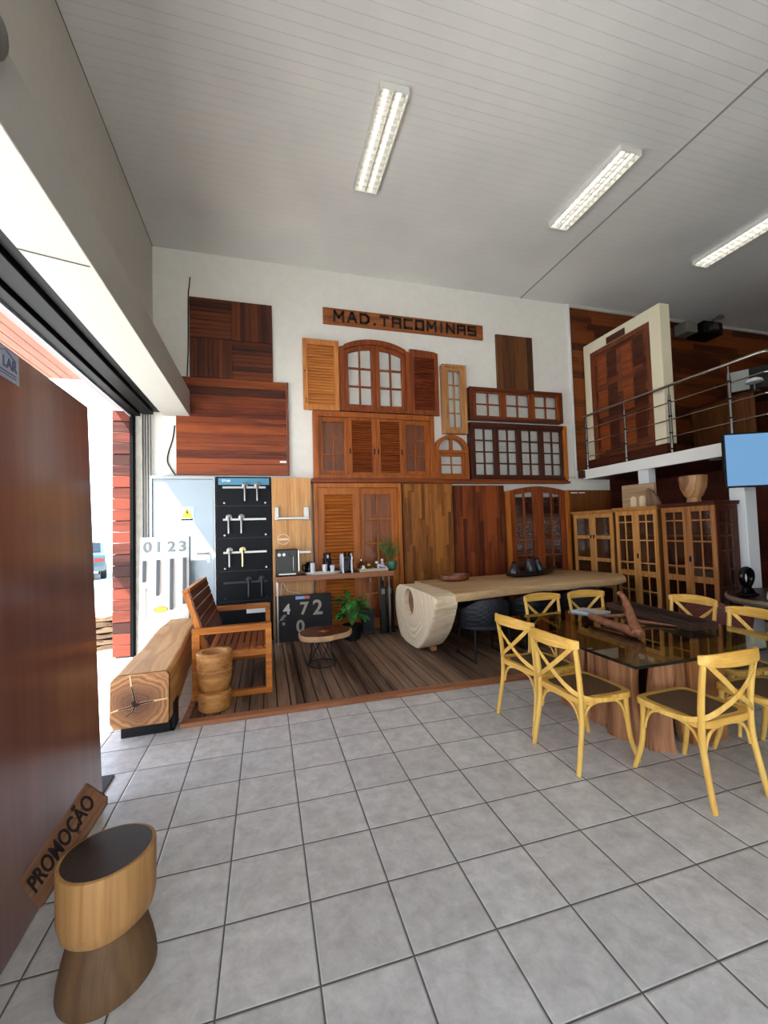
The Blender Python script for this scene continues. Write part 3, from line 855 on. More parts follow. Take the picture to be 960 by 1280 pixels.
for x in (-.11, -.045): B().lathe([(.024, 0), (.024, .014)], (0,0,0), 16, Matrix.Translation((x, -.10, .31)) @ Matrix.Rotation(R_(90), 4, 'X')).build('knob', M_white, t)
B().box(-.12, .12, -.135, -.10, .02, .045).build('drip_tray', M_steel, t, .003)
B().box(.151, .175, -.09, .15, .06, .37).build('side_panel', M_chrome, t, .003)
t = thing('serving_tray', 'pale oval tray under the white cups, left half of the bar', 'tray', (.81, 6.25, ZB))
b = B().lathe([(.24, 0), (.27, .03), (.262, .03), (.235, .008)], n=32)
for v in b.v: v.y *= .35
b.build('tray', plain('tray_white', '#cfccc6', .35), t)
def cup(x, y, h, lab, n=1):
    t = thing('paper_cup', lab, 'cup', (x, y, ZB+.009), 0, 'white cups on the tray')
    for i in range(n):
        z = i*.018
        B().lathe([(.026, z), (.036, z+h), (.038, z+h+.003), (.034, z+h), (.024, z+.004)], n=18).build('cup', M_cup, t)
cup(.655, 6.235, .085, 'tall stack of white paper cups at the left of the oval tray', 5)
cup(.83, 6.225, .09, 'short white cup stack in the middle of the oval tray', 3)
cup(.945, 6.225, .09, 'white cup at the right of the oval tray, before the dark dispenser', 2)
t = thing('thermos', 'short black thermos jug behind the tallest cup stack', 'jug', (.63, 6.43, ZB+.001))
B().lathe([(.07, 0), (.075, .03), (.07, .13), (.045, .17), (.03, .175)], n=24).build('body', M_gloss, t)
B().tube([(-.065, 0, .13), (-.10, 0, .12), (-.10, 0, .06), (-.07, 0, .04)], .009, 8, sm=4).build('handle', M_gloss, t)
t = thing('pump_dispenser', 'tall black pump flask with a pale nozzle behind the white cups', 'flask', (.90, 6.44, ZB+.001))
B().lathe([(.065, 0), (.068, .02), (.066, .20), (.045, .235), (.045, .255)], n=24).build('body', M_gloss, t)
B().lathe([(.06, .256), (.062, .27), (.05, .295), (.02, .30)], n=20).box(-.02, .02, -.085, -.03, .262, .285).build('pump_lid', M_gloss, t)
B().tube([(0, -.078, .268), (0, -.078, .22)], .012, 10).build('nozzle', M_white, t)
t = thing('espresso_machine', 'narrow black espresso machine with white sides in the middle of the bar', 'coffee machine', (1.165, 6.28, ZB))
B().box(-.055, .055, -.05, .14, 0, .26).box(-.055, .055, -.115, -.05, 0, .03).box(-.055, .055, -.11, -.05, .19, .26).build('body', M_gloss, t, .012)
for sx_ in (-1, 1):
    prof = [(-.125, 0), (.15, 0), (.155, .2), (.11, .275), (-.06, .285), (-.125, .22), (-.105, .12)]
    B().prism(prof, sx_*.057, sx_*.075, 'X').build('side_panel', M_cup, t, .003)
for x in (-.03, .03): B().tube([(x, -.06, .262), (x, -.09, .30)], .014, 8).build('lever', M_gloss, t)
t = thing('wooden_tray', 'pale rectangular tray of small jars at the right end of the bar', 'tray', (1.575, 6.28, ZB))
B().box(-.215, .215, -.10, .10, 0, .008).box(-.222, -.212, -.105, .105, 0, .045).box(.212, .222, -.105, .105, 0, .045).box(-.212, .212, -.105, -.095, 0, .045).box(-.212, .212, .095, .105, 0, .045).build('tray', plain('tray_pale', '#b3a288', .6), t, .002)
def jar(x, y, r, h, lab, cat, body, lid, lm, neck=None):
    t = thing('jar' if cat == 'jar' else 'bottle', lab, cat, (x, y, ZB+.009), 0, 'small jars and bottles in the pale tray')
    pr = [(r*.92, 0), (r, .008), (r, h*.7), (r*.6, h*.85), (r*.5, h)]
    B().lathe(pr, n=20).build('body', body, t)
    B().lathe([(r*.62, h+.001), (r*.62, h+lid), (r*.3, h+lid+.004)], n=16).build('lid', lm, t)
jar(1.41, 6.33, .042, .15, 'clear glass bottle at the left of the tray of jars', 'bottle', M_jglass, .03, M_chrome)
jar(1.42, 6.235, .034, .06, 'small white jar at the front left of the pale tray', 'jar', M_white, .02, M_white)
jar(1.52, 6.29, .045, .07, 'dark jar with a wide yellow lid in the pale tray', 'jar', plain('olive_glass', '#3a3a1d', .3), .03, plain('yellow_lid', '#d9a441', .5))
jar(1.645, 6.29, .038, .10, 'dark jar with a white lid, middle of the pale tray', 'jar', plain('dark_jar', '#26241f', .3), .03, M_white)
jar(1.745, 6.335, .035, .13, 'pink and white bottle behind the blue card box', 'bottle', plain('pink_label', '#caa9a4', .5), .03, M_white)
t = thing('sachet_box', 'small white and blue card box at the right of the pale tray', 'box', (1.705, 6.235, ZB+.009))
B().prism([(-.06, 0), (.065, 0), (.075, .055), (.0, .075), (-.065, .10)], -.03, .03, 'Y').build('box', plain('box_white', '#d3d6de', .5), t, .002)
B().prism([(-.05, .03), (.06, .03), (.06, .045), (-.05, .07)], -.033, -.03, 'Y').build('blue_band', plain('box_blue', '#4a5fa8', .5), t)

def leafmat(name, a, b_):
    return plain(name, a, .4, noise=.35)
M_leaf = plain('glossy_leaf', '#2f7a35', .3, noise=.35); M_leaf2 = plain('small_leaf', '#5d7d3a', .5, noise=.4); M_twig = plain('twig', '#6d5a3a', .7)
t = thing('potted_shrub', 'small bushy plant in a round green pot at the right end of the bar', 'plant', (1.89, 6.30, ZB))
B().lathe([(.05, 0), (.075, .02), (.088, .08), (.085, .13), (.075, .135), (.07, .115)], n=24).build('pot', plain('pot_green', '#2f5f45', .35), t)
rnd = random.Random(3); b = B(); tw = B()
for i in range(46):
    a = rnd.uniform(0, 6.28); q = rnd.uniform(.02, .20); hgt = rnd.uniform(.18, .47)*(1-.5*q)
    cx, cy = -.06 + q*math.cos(a)*1.0, q*math.sin(a)*.6
    tw.tube([(0, 0, .11), (cx*.5, cy*.5, .11+hgt*.5), (cx, cy, .11+hgt)], [.003, .0025, .0015], 4)
    for j in range(16):
        f = rnd.uniform(.35, 1.0); p = Vector((cx*f + rnd.uniform(-.02, .02), cy*f + rnd.uniform(-.02, .02), .11+hgt*f))
        M = Matrix.Translation(p) @ Euler((rnd.uniform(-1, 1), rnd.uniform(-1, 1), rnd.uniform(0, 6))).to_matrix().to_4x4()
        b.add([(0, 0, 0), (.018, .008, .003), (.034, 0, 0), (.018, -.008, .003)], [(0, 1, 2, 3)], M)
o = b.build('foliage', M_leaf2, t); o['kind'] = 'stuff'
tw.build('stems', M_twig, t)

# under the bar
t = thing('number_board', 'black board with metal house numbers leaning under the coffee bar', 'display panel', (.53, 6.33, DK), 0)
t.rotation_euler = (R_(-4), 0, 0)
B().box(-.41, .41, 0, .03, 0, .665).build('board', M_black, t, .003)
M_num = plain('worn_metal_numeral', '#8d8478', .45, metal=.4); M_num2 = plain('dark_numeral', '#7a7168', .45, metal=.3)
for ch, x, z, sz, m in (('4', -.25, .46, .20, plain('pale_numeral', '#c5c0b8', .5)), ('6', -.30, .29, .26, M_num2), ('7', .0, .455, .25, M_num), ('2', .20, .455, .30, M_num), ('0', -.06, .20, .24, M_num)):
    text(ch, sz, .012, m, 'numeral', t, face_front(x, -.007, z), .006)
B().box(-.12, .01, -.004, 0, .60, .645).build('blue_label', plain('label_blue', '#7fa6c9', .5), t)
B().box(.011, .085, -.004, 0, .60, .645).build('red_label', plain('label_red', '#c25a50', .5), t)
t = thing('potted_plant', 'leafy green plant in a dark pot on the deck beneath the coffee bar', 'plant', (1.20, 6.12, DK))
B().lathe([(.09, 0), (.12, .02), (.14, .20), (.145, .22), (.13, .22), (.12, .19)], n=24).build('pot', M_black, t)
rnd = random.Random(11)
def leaf(b, base, az, el, L, W, droop):
    base = Vector(base); n = 7; rows = []
    d = Vector((math.cos(az), math.sin(az), 0)); sd = Vector((-math.sin(az), math.cos(az), 0))
    p = base.copy(); e = el
    for i in range(n):
        f = i/(n-1); wv = W*math.sin(math.pi*(f*.93+.035))**.8*(1-.25*f)
        rows.append((p - sd*wv + Vector((0,0,wv*.35)), p.copy(), p + sd*wv + Vector((0,0,wv*.35))))
        p = p + (d*math.cos(e) + Vector((0,0,math.sin(e))))*L/(n-1); e -= droop/(n-1)
    k = [v for r in rows for v in r]; fs = []
    for i in range(n-1):
        for j in range(2): fs.append((i*3+j, i*3+j+1, i*3+j+4, i*3+j+3))
    b.add(k, fs)
for i in range(48):
    az = rnd.uniform(0, 6.28); el = rnd.uniform(.2, 1.3); h = rnd.uniform(.10, .34)
    q = rnd.uniform(.02, .13); base = Vector((q*math.cos(az), q*math.sin(az), .22+h))
    st = B(); st.tube([(0, 0, .19), base*.5 + Vector((0, 0, .11)), base], .004, 5)
    lb = B(); leaf(lb, base, az, el-.3, rnd.uniform(.15, .23), rnd.uniform(.044, .062), rnd.uniform(.7, 1.6))
    l = lb.build('leaf', M_leaf, t); st.build('stalk', M_leaf2, l)
t = thing('speaker_box', 'small black box standing on the deck right of the leafy plant', 'speaker', (1.50, 6.38, DK))
B().box(-.085, .085, -.09, .10, .012, .37).build('cabinet', plain('speaker_black', '#15161a', .6), t, .006)
B().box(-.07, .07, -.097, -.09, .05, .34).build('grille', plain('speaker_cloth', '#1c1e24', .9), t)
B().box(-.08, .08, -.08, .09, 0, .012).build('base', M_black, t)
for x, y, lab in ((1.735, 6.33, 'left of two tall slim black posts on the deck under the bar'), (1.865, 6.36, 'right of two tall slim black posts, nearest the long table')):
    t = thing('slim_post', lab, 'post', (x, y, DK), 0, 'slim black posts under the bar')
    B().box(-.045, .045, -.045, .045, .012, .70).build('body', plain('post_black', '#0d0f15', .3), t, .006)
    B().tube([(0, 0, .70), (0, 0, .78), (0, -.02, .80)], [.022, .022, .014], 10).build('spigot', M_black, t)
    B().box(-.025, .025, -.048, -.045, .60, .68).build('metal_clip', M_steel, t)
    B().box(-.055, .055, -.055, .055, 0, .012).build('foot', M_black, t)
cord = B().tube([(.20, 6.50, .60), (.22, 6.46, .90), (.30, 6.44, .76), (.45, 6.46, .72), (.50, 6.47, .68)], .006, 6, sm=5)
tag(cord.build('power_cord', plain('cord_white', '#c9bfae', .6)), 'pale power cord hanging down behind the left end of the bar', 'cord')

# ---------------------------------------------------------------- seat, log, mortar, side table on the deck
M_tk = wood('teak', '#93490f', '#d08330', 'X', rough=.4); M_tkz = wood('teak_upright', '#93490f', '#d08330', 'Z', rough=.4); M_tky = wood('teak_deep', '#93490f', '#d08330', 'Y', rough=.4)
M_tks = wood('teak_seat_slats', '#6a3112', '#a85c28', 'Y', rough=.45); M_tkd = wood('teak_back_slats', '#4a2617', '#7a4630', 'Y', rough=.5)
t = thing('garden_bench', 'wide orange wooden slatted garden seat with sled arm frames, facing right on the deck', 'seat', (-.33, 5.08, DK))
Wd = .66
for sg in (-1, 1):
    y0, y1 = (-Wd, -Wd+.055) if sg < 0 else (Wd-.055, Wd)
    b = B().box(-.37, .37, y0, y1, .625, .685).box(-.37, .37, y0, y1, 0, .055).box(-.37, -.30, y0, y1, .055, .625).box(.31, .37, y0, y1, .055, .625)
    b.box(-.30, .31, y0, y1, .38, .44)
    b.build('arm_frame', M_tk if True else M_tkz, t, .004)
B().box(-.17, -.10, -Wd+.056, Wd-.056, 0, .05).build('floor_rail', M_tky, t, .003)
B().box(.25, .305, -Wd+.056, Wd-.056, .39, .43).box(-.29, -.235, -Wd+.056, Wd-.056, .37, .41).build('seat_rail', M_tky, t, .003)
for i in range(9):
    x = -.235 + i*.066
    B().box(x, x+.054, -Wd+.058, Wd-.058, .432-.004*(8-i)*.5+.006, .456-.004*(8-i)*.5).build('seat_slat', M_tks, t, .003)
bp0 = Vector((-.235, 0, .40)); bp1 = Vector((-.43, 0, 1.03)); dv = (bp1-bp0).normalized()
for sg in (-1, 1):
    y = sg*(Wd-.085)
    B().bar(bp0+Vector((0, y, 0)), bp1+Vector((0, y, 0)), .055, .045, (0, 1, 0)).build('back_post', M_tkz, t, .003)
for i in range(6):
    p = bp0 + dv*(.07+i*.103)
    M = Matrix.Translation(p) @ Matrix.Rotation(math.atan2(dv.x, dv.z), 4, 'Y')
    B().box(.020, .042, -Wd+.058, Wd-.058, 0, .092, M).build('back_slat', M_tkd, t, .003)
p = bp1; M = Matrix.Translation(p) @ Matrix.Rotation(math.atan2(dv.x, dv.z), 4, 'Y')
B().box(-.03, .045, -Wd+.058, Wd-.058, 0, .03, M).build('top_rail', M_tky, t, .003)

M_log = rings('log_wood', ('#a3713c', '#c08c50', '#d6a868'), 'Y', (0, 0, .27), 22, .5, .05, .08)
M_logend = rings('log_end_wood', ('#80522c', '#9c6a3e', '#b58350'), 'Y', (-.03, 0, .29), 46, .65, .05, .2, heart=('#7d5d46', .30, .9))
t = thing('log_bench', 'massive square-hewn log bench with a cracked ringed end, by the street opening', 'bench', (-.99, 3.82, 0), R_(2.0))
L0 = 2.36
b = B(); nseg = 26; c = []
rnd = random.Random(5)
def sect(f):
    w0, w1, h0, h1 = -.211, .211, .115, .535
    ch = .05
    return [(w0+ch*.6, h0), (w1-.01, h0), (w1, h0+.02), (w1+.004, h1-.03), (w1-.02, h1), (w0+ch, h1), (w0, h1-ch), (w0-.003, h0+ch)]
vs = []; fs = []
for i in range(nseg+1):
    f = i/nseg; wob = .016*math.sin(f*7.0+.6)-.009*math.sin(.6); tw = .012*math.sin(f*11)
    for (x, z) in sect(f): vs.append((x+wob*(1 if x > 0 else .4), f*L0, z + (tw*(1 if z > .3 else .2))))
n = 8
for i in range(nseg):
    for k in range(n): fs.append((i*n+k, i*n+(k+1)%n, (i+1)*n+(k+1)%n, (i+1)*n+k))
fs.append(tuple(nseg*n+k for k in range(n)))
b.add(vs, fs)
body = b.build('log', M_log, t, .012, ang=30)
e = B(); e.prism([(x*.985, z*.985+.004) for x, z in sect(0)], -.004, .03, 'Y'); e.build('end_grain', M_logend, t, .004)
M_crack = plain('crack_dark', '#1d0f08', .9); M_crackl = plain('crack_pale', '#d8b083', .7)
def crackpoly(pts, w):
    P = [Vector((a, b_)) for a, b_ in pts]; L1 = []; L2 = []
    for i, p in enumerate(P):
        tg = (P[min(i+1, len(P)-1)]-P[max(i-1, 0)]).normalized(); nn = Vector((-tg.y, tg.x))
        q = w*(1-i/len(P))+.002
        L1.append(tuple(p+nn*q)); L2.append(tuple(p-nn*q))
    return L1 + L2[::-1]
cz = .29; cx = -.03
for pts, w0 in (([(cx, cz), (-.04, .36), (-.06, .44), (-.07, .53)], .006), ([(cx, cz), (.03, .30), (.10, .305), (.20, .31)], .007), ([(cx, cz), (-.08, .275), (-.15, .27), (-.205, .255)], .006), ([(cx, cz), (-.05, .24), (-.10, .21)], .006)):
    B().prism(crackpoly(pts, w0*1.3), -.006, -.002, 'Y').build('crack_lip', M_crackl, t)
    B().prism(crackpoly(pts[:3], w0), -.0075, -.003, 'Y').build('crack', M_crack, t)
B().prism([(cx-.03, cz+.02), (cx-.01, cz-.02), (cx+.04, cz+.0), (cx+.05, cz+.012), (cx+.0, cz+.014), (cx-.015, cz+.035)], -.0085, -.003, 'Y').build('heart_crack', M_crack, t)
b = B().box(-.16, .235, .10, .32, 0, .012).box(-.16, .20, .10, .32, .012, .115).box(.205, .235, .12, .30, .012, .22); b.build('steel_foot', M_black, t, .002)
b = B().box(-.16, .235, 2.05, 2.27, 0, .012).box(-.16, .20, 2.05, 2.27, .012, .115); b.build('steel_foot', M_black, t, .002)

t = thing('wooden_mortar', 'turned wooden mortar with carved band on the deck before the garden seat', 'mortar', (-.475, 4.225, DK))
M_mort = wood('mortar_wood', '#8a5526', '#cd9452', 'X', scale=.55, rough=.5)
B().lathe([(.135, 0), (.143, .01), (.146, .12), (.142, .155), (.125, .165)], n=40).build('foot', M_mort, t)
B().lathe([(.09, .165), (.115, .175), (.138, .215), (.150, .29), (.154, .38), (.156, .50), (.154, .508), (.150, .512), (.112, .512), (.106, .505), (.10, .40), (.085, .30), (.03, .27)], n=40).build('bowl', M_mort, t)
b = B(); rnd = random.Random(2)
for i in range(44):
    th = 2*math.pi*i/44
    for j in range(2):
        z = .335 + j*.035 + rnd.uniform(-.006, .006); q = .1525
        b.blob((q*math.cos(th), q*math.sin(th), z), (.0075, .0075, .006), 6, 4)
b.build('carved_band', plain('carving_brown', '#8a5a2e', .7), t)

t = thing('coffee_table', 'small round live-edge coffee table on a black wire base, centre of the deck', 'table', (.665, 5.13, DK))
pts = []
for i in range(36):
    a = 2*math.pi*i/36
    q = .305 + .02*math.sin(2*a+.4) + .014*math.sin(3*a+2) + .008*math.sin(7*a)
    pts.append((q*math.cos(a)*1.03, q*math.sin(a)*.98))
B().prism([(x*.955, y*.955) for x, y in pts], .33, .394, 'Z').build('top', rings('dark_slice', ('#24100a', '#4a2114', '#6b3520'), 'Z', (0, 0, 0), 34, .25, .05, .05), t, .004)
b = B(); n = 36
vs = [(x*s, y*s, z) for s, z in ((.956, .331), (1.0, .336), (1.015, .36), (1.0, .388), (.956, .393)) for x, y in pts]
fs = [(j*n+k, j*n+(k+1)%n, (j+1)*n+(k+1)%n, (j+1)*n+k) for j in range(4) for k in range(n)]
b.add(vs, fs); b.build('bark_edge', plain('pale_bark', '#b9926a', .7, noise=.3), t)
st = []
for i in range(12):
    a = math.pi*2*i/12; q = .075 if i % 2 else .028
    st.append((-.02+q*math.cos(a)*1.1, -.02+q*math.sin(a)))
B().prism(st, .3935, .395, 'Z').build('heartwood_star', plain('heartwood', '#a56b25', .35), t)
b = B().tube([(-.04+.17*math.cos(2*math.pi*i/28), .17*math.sin(2*math.pi*i/28), .008) for i in range(28)], .007, 6, closed=True)
b.tube([(-.04+.12*math.cos(2*math.pi*i/28), .12*math.sin(2*math.pi*i/28), .323) for i in range(28)], .006, 6, closed=True)
for i in range(6):
    a = 2*math.pi*i/6 + .3
    for d in (1.1, -1.1):
        b.tube([(-.04+.17*math.cos(a), .17*math.sin(a), .008), (-.04+.12*math.cos(a+d), .12*math.sin(a+d), .323)], .006, 6)
b.build('wire_base', plain('wire_black', '#191512', .5), t)

# white display board of numerals, leaning by the pillar
t = thing('numeral_board', 'white leaning display board with metal numerals and dark bar pulls, beside the pillar', 'display panel', (-1.34, 6.33, 0))
t.rotation_euler = (R_(-3.5), 0, 0); t.scale = (1.05, 1, 1)
B().box(-.30, .285, 0, .02, 0, 1.62).build('board', M_white, t, .002)
B().box(.286, .30, -.002, .03, 0, 1.62).build('dark_edge', plain('board_edge', '#3f4650', .5), t)
M_sn = plain('silver_numeral', '#6f7a80', .4, metal=.4)
for ch, x in (('0', -.215), ('1', -.085), ('2', .07), ('3', .205)):
    text(ch, .20, .014, M_sn, 'numeral', t, face_front(x, -.008, 1.475), .004)
M_pull = plain('graphite_pull', '#44484c', .4, metal=.4)
for x, zt, zb in ((-.24, 1.30, 1.01), (-.08, 1.305, .82), (.08, 1.315, .62), (.235, 1.325, .69)):
    B().box(x-.02, x+.02, -.045, -.03, zb, zt).box(x-.01, x+.01, -.032, 0, zb+.03, zb+.05).box(x-.01, x+.01, -.032, 0, zt-.05, zt-.03).build('bar_pull', M_pull, t, .002)
B().box(-.235, -.215, -.04, -.028, .32, .93).box(-.23, -.22, -.03, 0, .34, .36).box(-.23, -.22, -.03, 0, .89, .91).build('thin_pull', M_steel, t, .002)
b = B().lathe([(.088, 0), (.088, .006)], (0, 0, 0), 28, Matrix.Translation((-.05, 0, .63)) @ Matrix.Rotation(R_(90), 4, 'X') @ Matrix.Diagonal((1, .52, 1, 1)))
b.build('oval_badge', plain('badge_rim', '#8f8a80', .5), t)
B().lathe([(.078, 0), (.078, .003)], (0, 0, 0), 28, Matrix.Translation((-.05, -.006, .63)) @ Matrix.Rotation(R_(90), 4, 'X') @ Matrix.Diagonal((1, .48, 1, 1))).build('oval_badge_face', plain('badge_yellow', '#dfb13f', .5), t)

# ---------------------------------------------------------------- long slab table and its woven chairs
M_slab = rings('bleached_slab', ('#cbb28f', '#dac5a4', '#e6d6bb'), 'X', (0, 5.36, .60), 28, .55, .07, .15)
M_slabtop = wood('slab_top_wood', '#b39268', '#dcbc90', 'X', scale=.6, rough=.35, bump=.08)
t = thing('slab_table', 'huge pale live-edge slab table with a pierced trunk slice as its left end', 'table', (0, 0, DK))
def smooth(poly, k=4):
    p, _ = catmull([Vector((a, b_, 0)) for a, b_ in poly], [0]*len(poly), k, True)
    return [(v.x, v.y) for v in p]
out = [(4.62, .80), (5.0, .81), (5.5, .81), (5.85, .79), (6.02, .70), (6.07, .50), (6.02, .28), (5.88, .09), (5.66, .035), (5.36, .03), (5.12, .06), (4.90, .20), (4.72, .38), (4.58, .60), (4.53, .73)]
out = smooth(out, 5)
hole = [(5.44 + .185*math.cos(2*math.pi*i/28), .60 + .185*math.sin(2*math.pi*i/28)) for i in range(28)]
bm = bmesh.new()
X0 = 1.86
def loop(pts, x):
    vs = [bm.verts.new((x, a, z)) for a, z in pts]
    es = [bm.edges.new((vs[i], vs[(i+1) % len(vs)])) for i in range(len(vs))]
    return vs, es
def shrink(pts, k):
    cx_ = sum(p[0] for p in pts)/len(pts); cz_ = sum(p[1] for p in pts)/len(pts)
    return [(cx_+(a-cx_)*k, min(.80, cz_+(z-cz_)*k) if z < .78 else z) for a, z in pts]
XW = X0+.31
rndw = random.Random(4)
lays = []
for f in (0, .04, .12, .3, .5, .7, .9, 1.0):
    kk = .985 if f == 0 else (1.0 if f < .2 else 1.0-.06*(f-.12))
    wob = [rndw.uniform(-.008, .008) if 0.1 < f < .95 else 0 for _ in out]
    pts = [(a+w_, z+(w_ if z < .7 else 0)) for (a, z), w_ in zip(shrink(out, kk), wob)]
    lays.append([bm.verts.new((X0+f*(XW-X0), a, z)) for a, z in pts])
for l0, l1 in zip(lays, lays[1:]):
    for i in range(len(out)):
        bm.faces.new((l0[i], l0[(i+1) % len(out)], l1[(i+1) % len(out)], l1[i]))
for x, lay in ((X0, lays[0]), (XW, lays[-1])):
    hv = [bm.verts.new((x, a, z)) for a, z in hole]
    he = [bm.edges.new((hv[i], hv[(i+1) % len(hv)])) for i in range(len(hv))]
    oe = [bm.edges.get((lay[i], lay[(i+1) % len(lay)])) for i in range(len(lay))]
    bmesh.ops.triangle_fill(bm, edges=he+oe, use_beauty=True)
    if x == X0: h0 = hv
    else: h1 = hv
for i in range(len(h0)):
    bm.faces.new((h0[i], h0[(i+1) % len(h0)], h1[(i+1) % len(h0)], h1[i]))
bmesh.ops.recalc_face_normals(bm, faces=bm.faces)
for e_ in bm.edges:
    if len(e_.link_faces) == 2 and e_.calc_face_angle(0) > R_(40): e_.smooth = False
for f_ in bm.faces: f_.smooth = True
me = bpy.data.meshes.new('end_slice'); bm.to_mesh(me); bm.free(); me.materials.append(M_slab)
o = bpy.data.objects.new('end_slice', me); COL.objects.link(o); o.parent = t
B().lathe([(.188, 0), (.188, .18), (.10, .2), (.02, .2)], (0, 0, 0), 28, Matrix.Translation((X0+.06, 5.44, .60)) @ Matrix.Rotation(R_(90), 4, 'Y')).build('hole_lining', plain('hollow_brown', '#7a5539', .8, noise=.25), t)
edge = [(XW-.02, 4.56), (2.5, 4.62), (3.0, 4.75), (3.6, 4.80), (4.2, 4.82), (4.75, 4.86), (5.12, 5.02), (5.33, 5.28), (5.28, 5.6), (5.15, 6.0), (4.95, 6.28), (4.4, 6.24), (3.7, 6.14), (3.0, 6.08), (2.4, 6.05), (XW-.02, 6.02)]
b = B(); m = len(edge); vs = []
ctr = Vector((3.5, 5.4, 0))
for (ins, z) in ((.05, .70), (.005, .715), (0, .755), (.02, .80), (.03, .806)):
    for x, y in edge:
        d = Vector((ctr.x-x, ctr.y-y, 0)).normalized()
        if x < XW: d = Vector((0, 1 if y < 5.4 else -1, 0))
        vs.append((x+d.x*ins, y+d.y*ins, z))
fs = [(j*m+k, j*m+(k+1)%m, (j+1)*m+(k+1)%m, (j+1)*m+k) for j in range(4) for k in range(m)]
fs += [tuple(range(m-1, -1, -1)), tuple(4*m+k for k in range(m))]
b.add(vs, fs); b.build('tabletop', M_slabtop, t)
B().box(2.05, 2.12, 5.14, 5.24, 0, .06).build('foot_block', M_pale, t, .004)
B().prism([(4.62, .7), (4.85, .7), (4.78, 0), (4.66, 0)], 5.2, 5.9, 'Y').build('end_support', M_dkz, t, .006)

M_rope = None
def weave(name, c1, c2, s=42):
    m, nt, b = newmat(name); L = nt.links.new
    tc = N(nt, 'TexCoord'); mp = N(nt, 'Mapping'); mp.inputs['Scale'].default_value = (s, s, s); L(tc.outputs['Object'], mp.inputs['Vector'])
    sep = N(nt, 'SeparateXYZ'); L(mp.outputs[0], sep.inputs[0])
    sx_ = N(nt, 'Math', operation='ADD'); L(sep.outputs['X'], sx_.inputs[0]); L(sep.outputs['Y'], sx_.inputs[1])
    a = N(nt, 'Math', operation='SINE'); m1 = N(nt, 'Math', operation='MULTIPLY'); m1.inputs[1].default_value = 3.14; L(sx_.outputs[0], m1.inputs[0]); L(m1.outputs[0], a.inputs[0])
    c = N(nt, 'Math', operation='SINE'); m2 = N(nt, 'Math', operation='MULTIPLY'); m2.inputs[1].default_value = 3.14; L(sep.outputs['Z'], m2.inputs[0]); L(m2.outputs[0], c.inputs[0])
    pr = N(nt, 'Math', operation='MULTIPLY'); L(a.outputs[0], pr.inputs[0]); L(c.outputs[0], pr.inputs[1])
    mr = N(nt, 'MapRange'); mr.inputs['From Min'].default_value = -1; mr.inputs['From Max'].default_value = 1; L(pr.outputs[0], mr.inputs['Value'])
    r = N(nt, 'ValToRGB'); r.color_ramp.elements[0].color = hx(c1); r.color_ramp.elements[1].color = hx(c2); L(mr.outputs[0], r.inputs[0]); L(r.outputs[0], b.inputs['Base Color'])
    bp = N(nt, 'Bump'); bp.inputs['Strength'].default_value = .7; bp.inputs['Distance'].default_value = .006; L(mr.outputs[0], bp.inputs['Height']); L(bp.outputs[0], b.inputs['Normal'])
    b.inputs['Roughness'].default_value = .6
    return m
M_rope = weave('dark_rope_weave', '#040507', '#1b202b', 34)
M_rwick = weave('red_wicker', '#2e100c', '#7a3a2e', 60)
def tub_chair(label, loc, rz, mat, name, fmat, group):
    """round-backed woven armchair on a metal frame; back at -y"""
    t = thing(name, label, 'chair', loc, rz, group)
    b = B(); n = 26; vs = []; a0, a1 = R_(-28), R_(208)
    lays = [(.25, .36), (.285, .42), (.31, .56), (.315, .70), (.305, .735), (.285, .735), (.285, .70), (.285, .56), (.255, .44)]
    for r, z in lays:
        for i in range(n+1):
            a = a0+(a1-a0)*i/n
            dip = .14*abs(math.cos((a)))**3 if z > .6 else 0
            vs.append((r*math.cos(a)*1.08, -r*math.sin(a)*.95+.02, z-dip))
    m = n+1; fs = []
    for j in range(len(lays)-1):
        for k in range(n): fs.append((j*m+k, j*m+k+1, (j+1)*m+k+1, (j+1)*m+k))
    fs.append(tuple(j*m for j in range(len(lays)))); fs.append(tuple(j*m+n for j in range(len(lays)-1, -1, -1)))
    b.add(vs, fs); b.build('woven_back', mat, t)
    pts = [(.27*math.cos(a)*1.05, .27*math.sin(a)*(.95 if math.sin(a) < 0 else 1.0)+.01) for a in [2*math.pi*i/28 for i in range(28)]]
    B().prism(pts, .36, .45, 'Z').build('seat_cushion', plain(name+'_cushion', '#1b1d22' if fmat is M_black else '#4a2a22', .8), t, .02)
    for sx_, sy in ((-1, -1), (1, -1), (-1, 1), (1, 1)):
        B().tube([(sx_*.22, sy*.20, .38), (sx_*.25, sy*.24, .0)], .014, 8).build('leg', fmat, t)
    for sx_ in (-1, 1):
        B().tube([(sx_*.25, -.24, .012), (sx_*.25, .24, .012)], .011, 8).build('runner', fmat, t)
    return t
tc1 = tub_chair('black woven tub chair under the front edge of the slab table, nearest its pierced end', (2.58, 4.72, DK), 0, M_rope, 'woven_chair', M_black, 'black woven chairs at the slab table')
dup(tc1, (3.42, 4.98, DK), R_(4), 'black woven tub chair under the slab table, behind the yellow chairs')
dup(tc1, (4.22, 5.02, DK), R_(-3), 'black woven tub chair under the slab table near its right end')
dup(tc1, (2.95, 6.20, DK), R_(180), 'black woven tub chair on the wall side of the slab table')
tc1['label'] = 'black woven tub chair under the front edge of the slab table, nearest its pierced end'
ZT = DK+.806
t = thing('flat_bowl', 'flat reddish brown wooden bowl near the left end of the slab table', 'bowl', (2.72, 5.80, ZT+.001))
b = B().lathe([(.17, 0), (.20, .02), (.205, .075), (.20, .085), (.185, .085), (.175, .03), (.05, .022)], n=36)
for v in b.v: v.x *= 1.12; v.y *= .85
b.build('bowl', wood('bowl_wood', '#4a2414', '#8a4e30', 'X', rough=.35), t)
t = thing('wooden_platter', 'long dark carved platter under the cone figures on the slab table', 'platter', (4.05, 5.78, ZT+.001), R_(14))
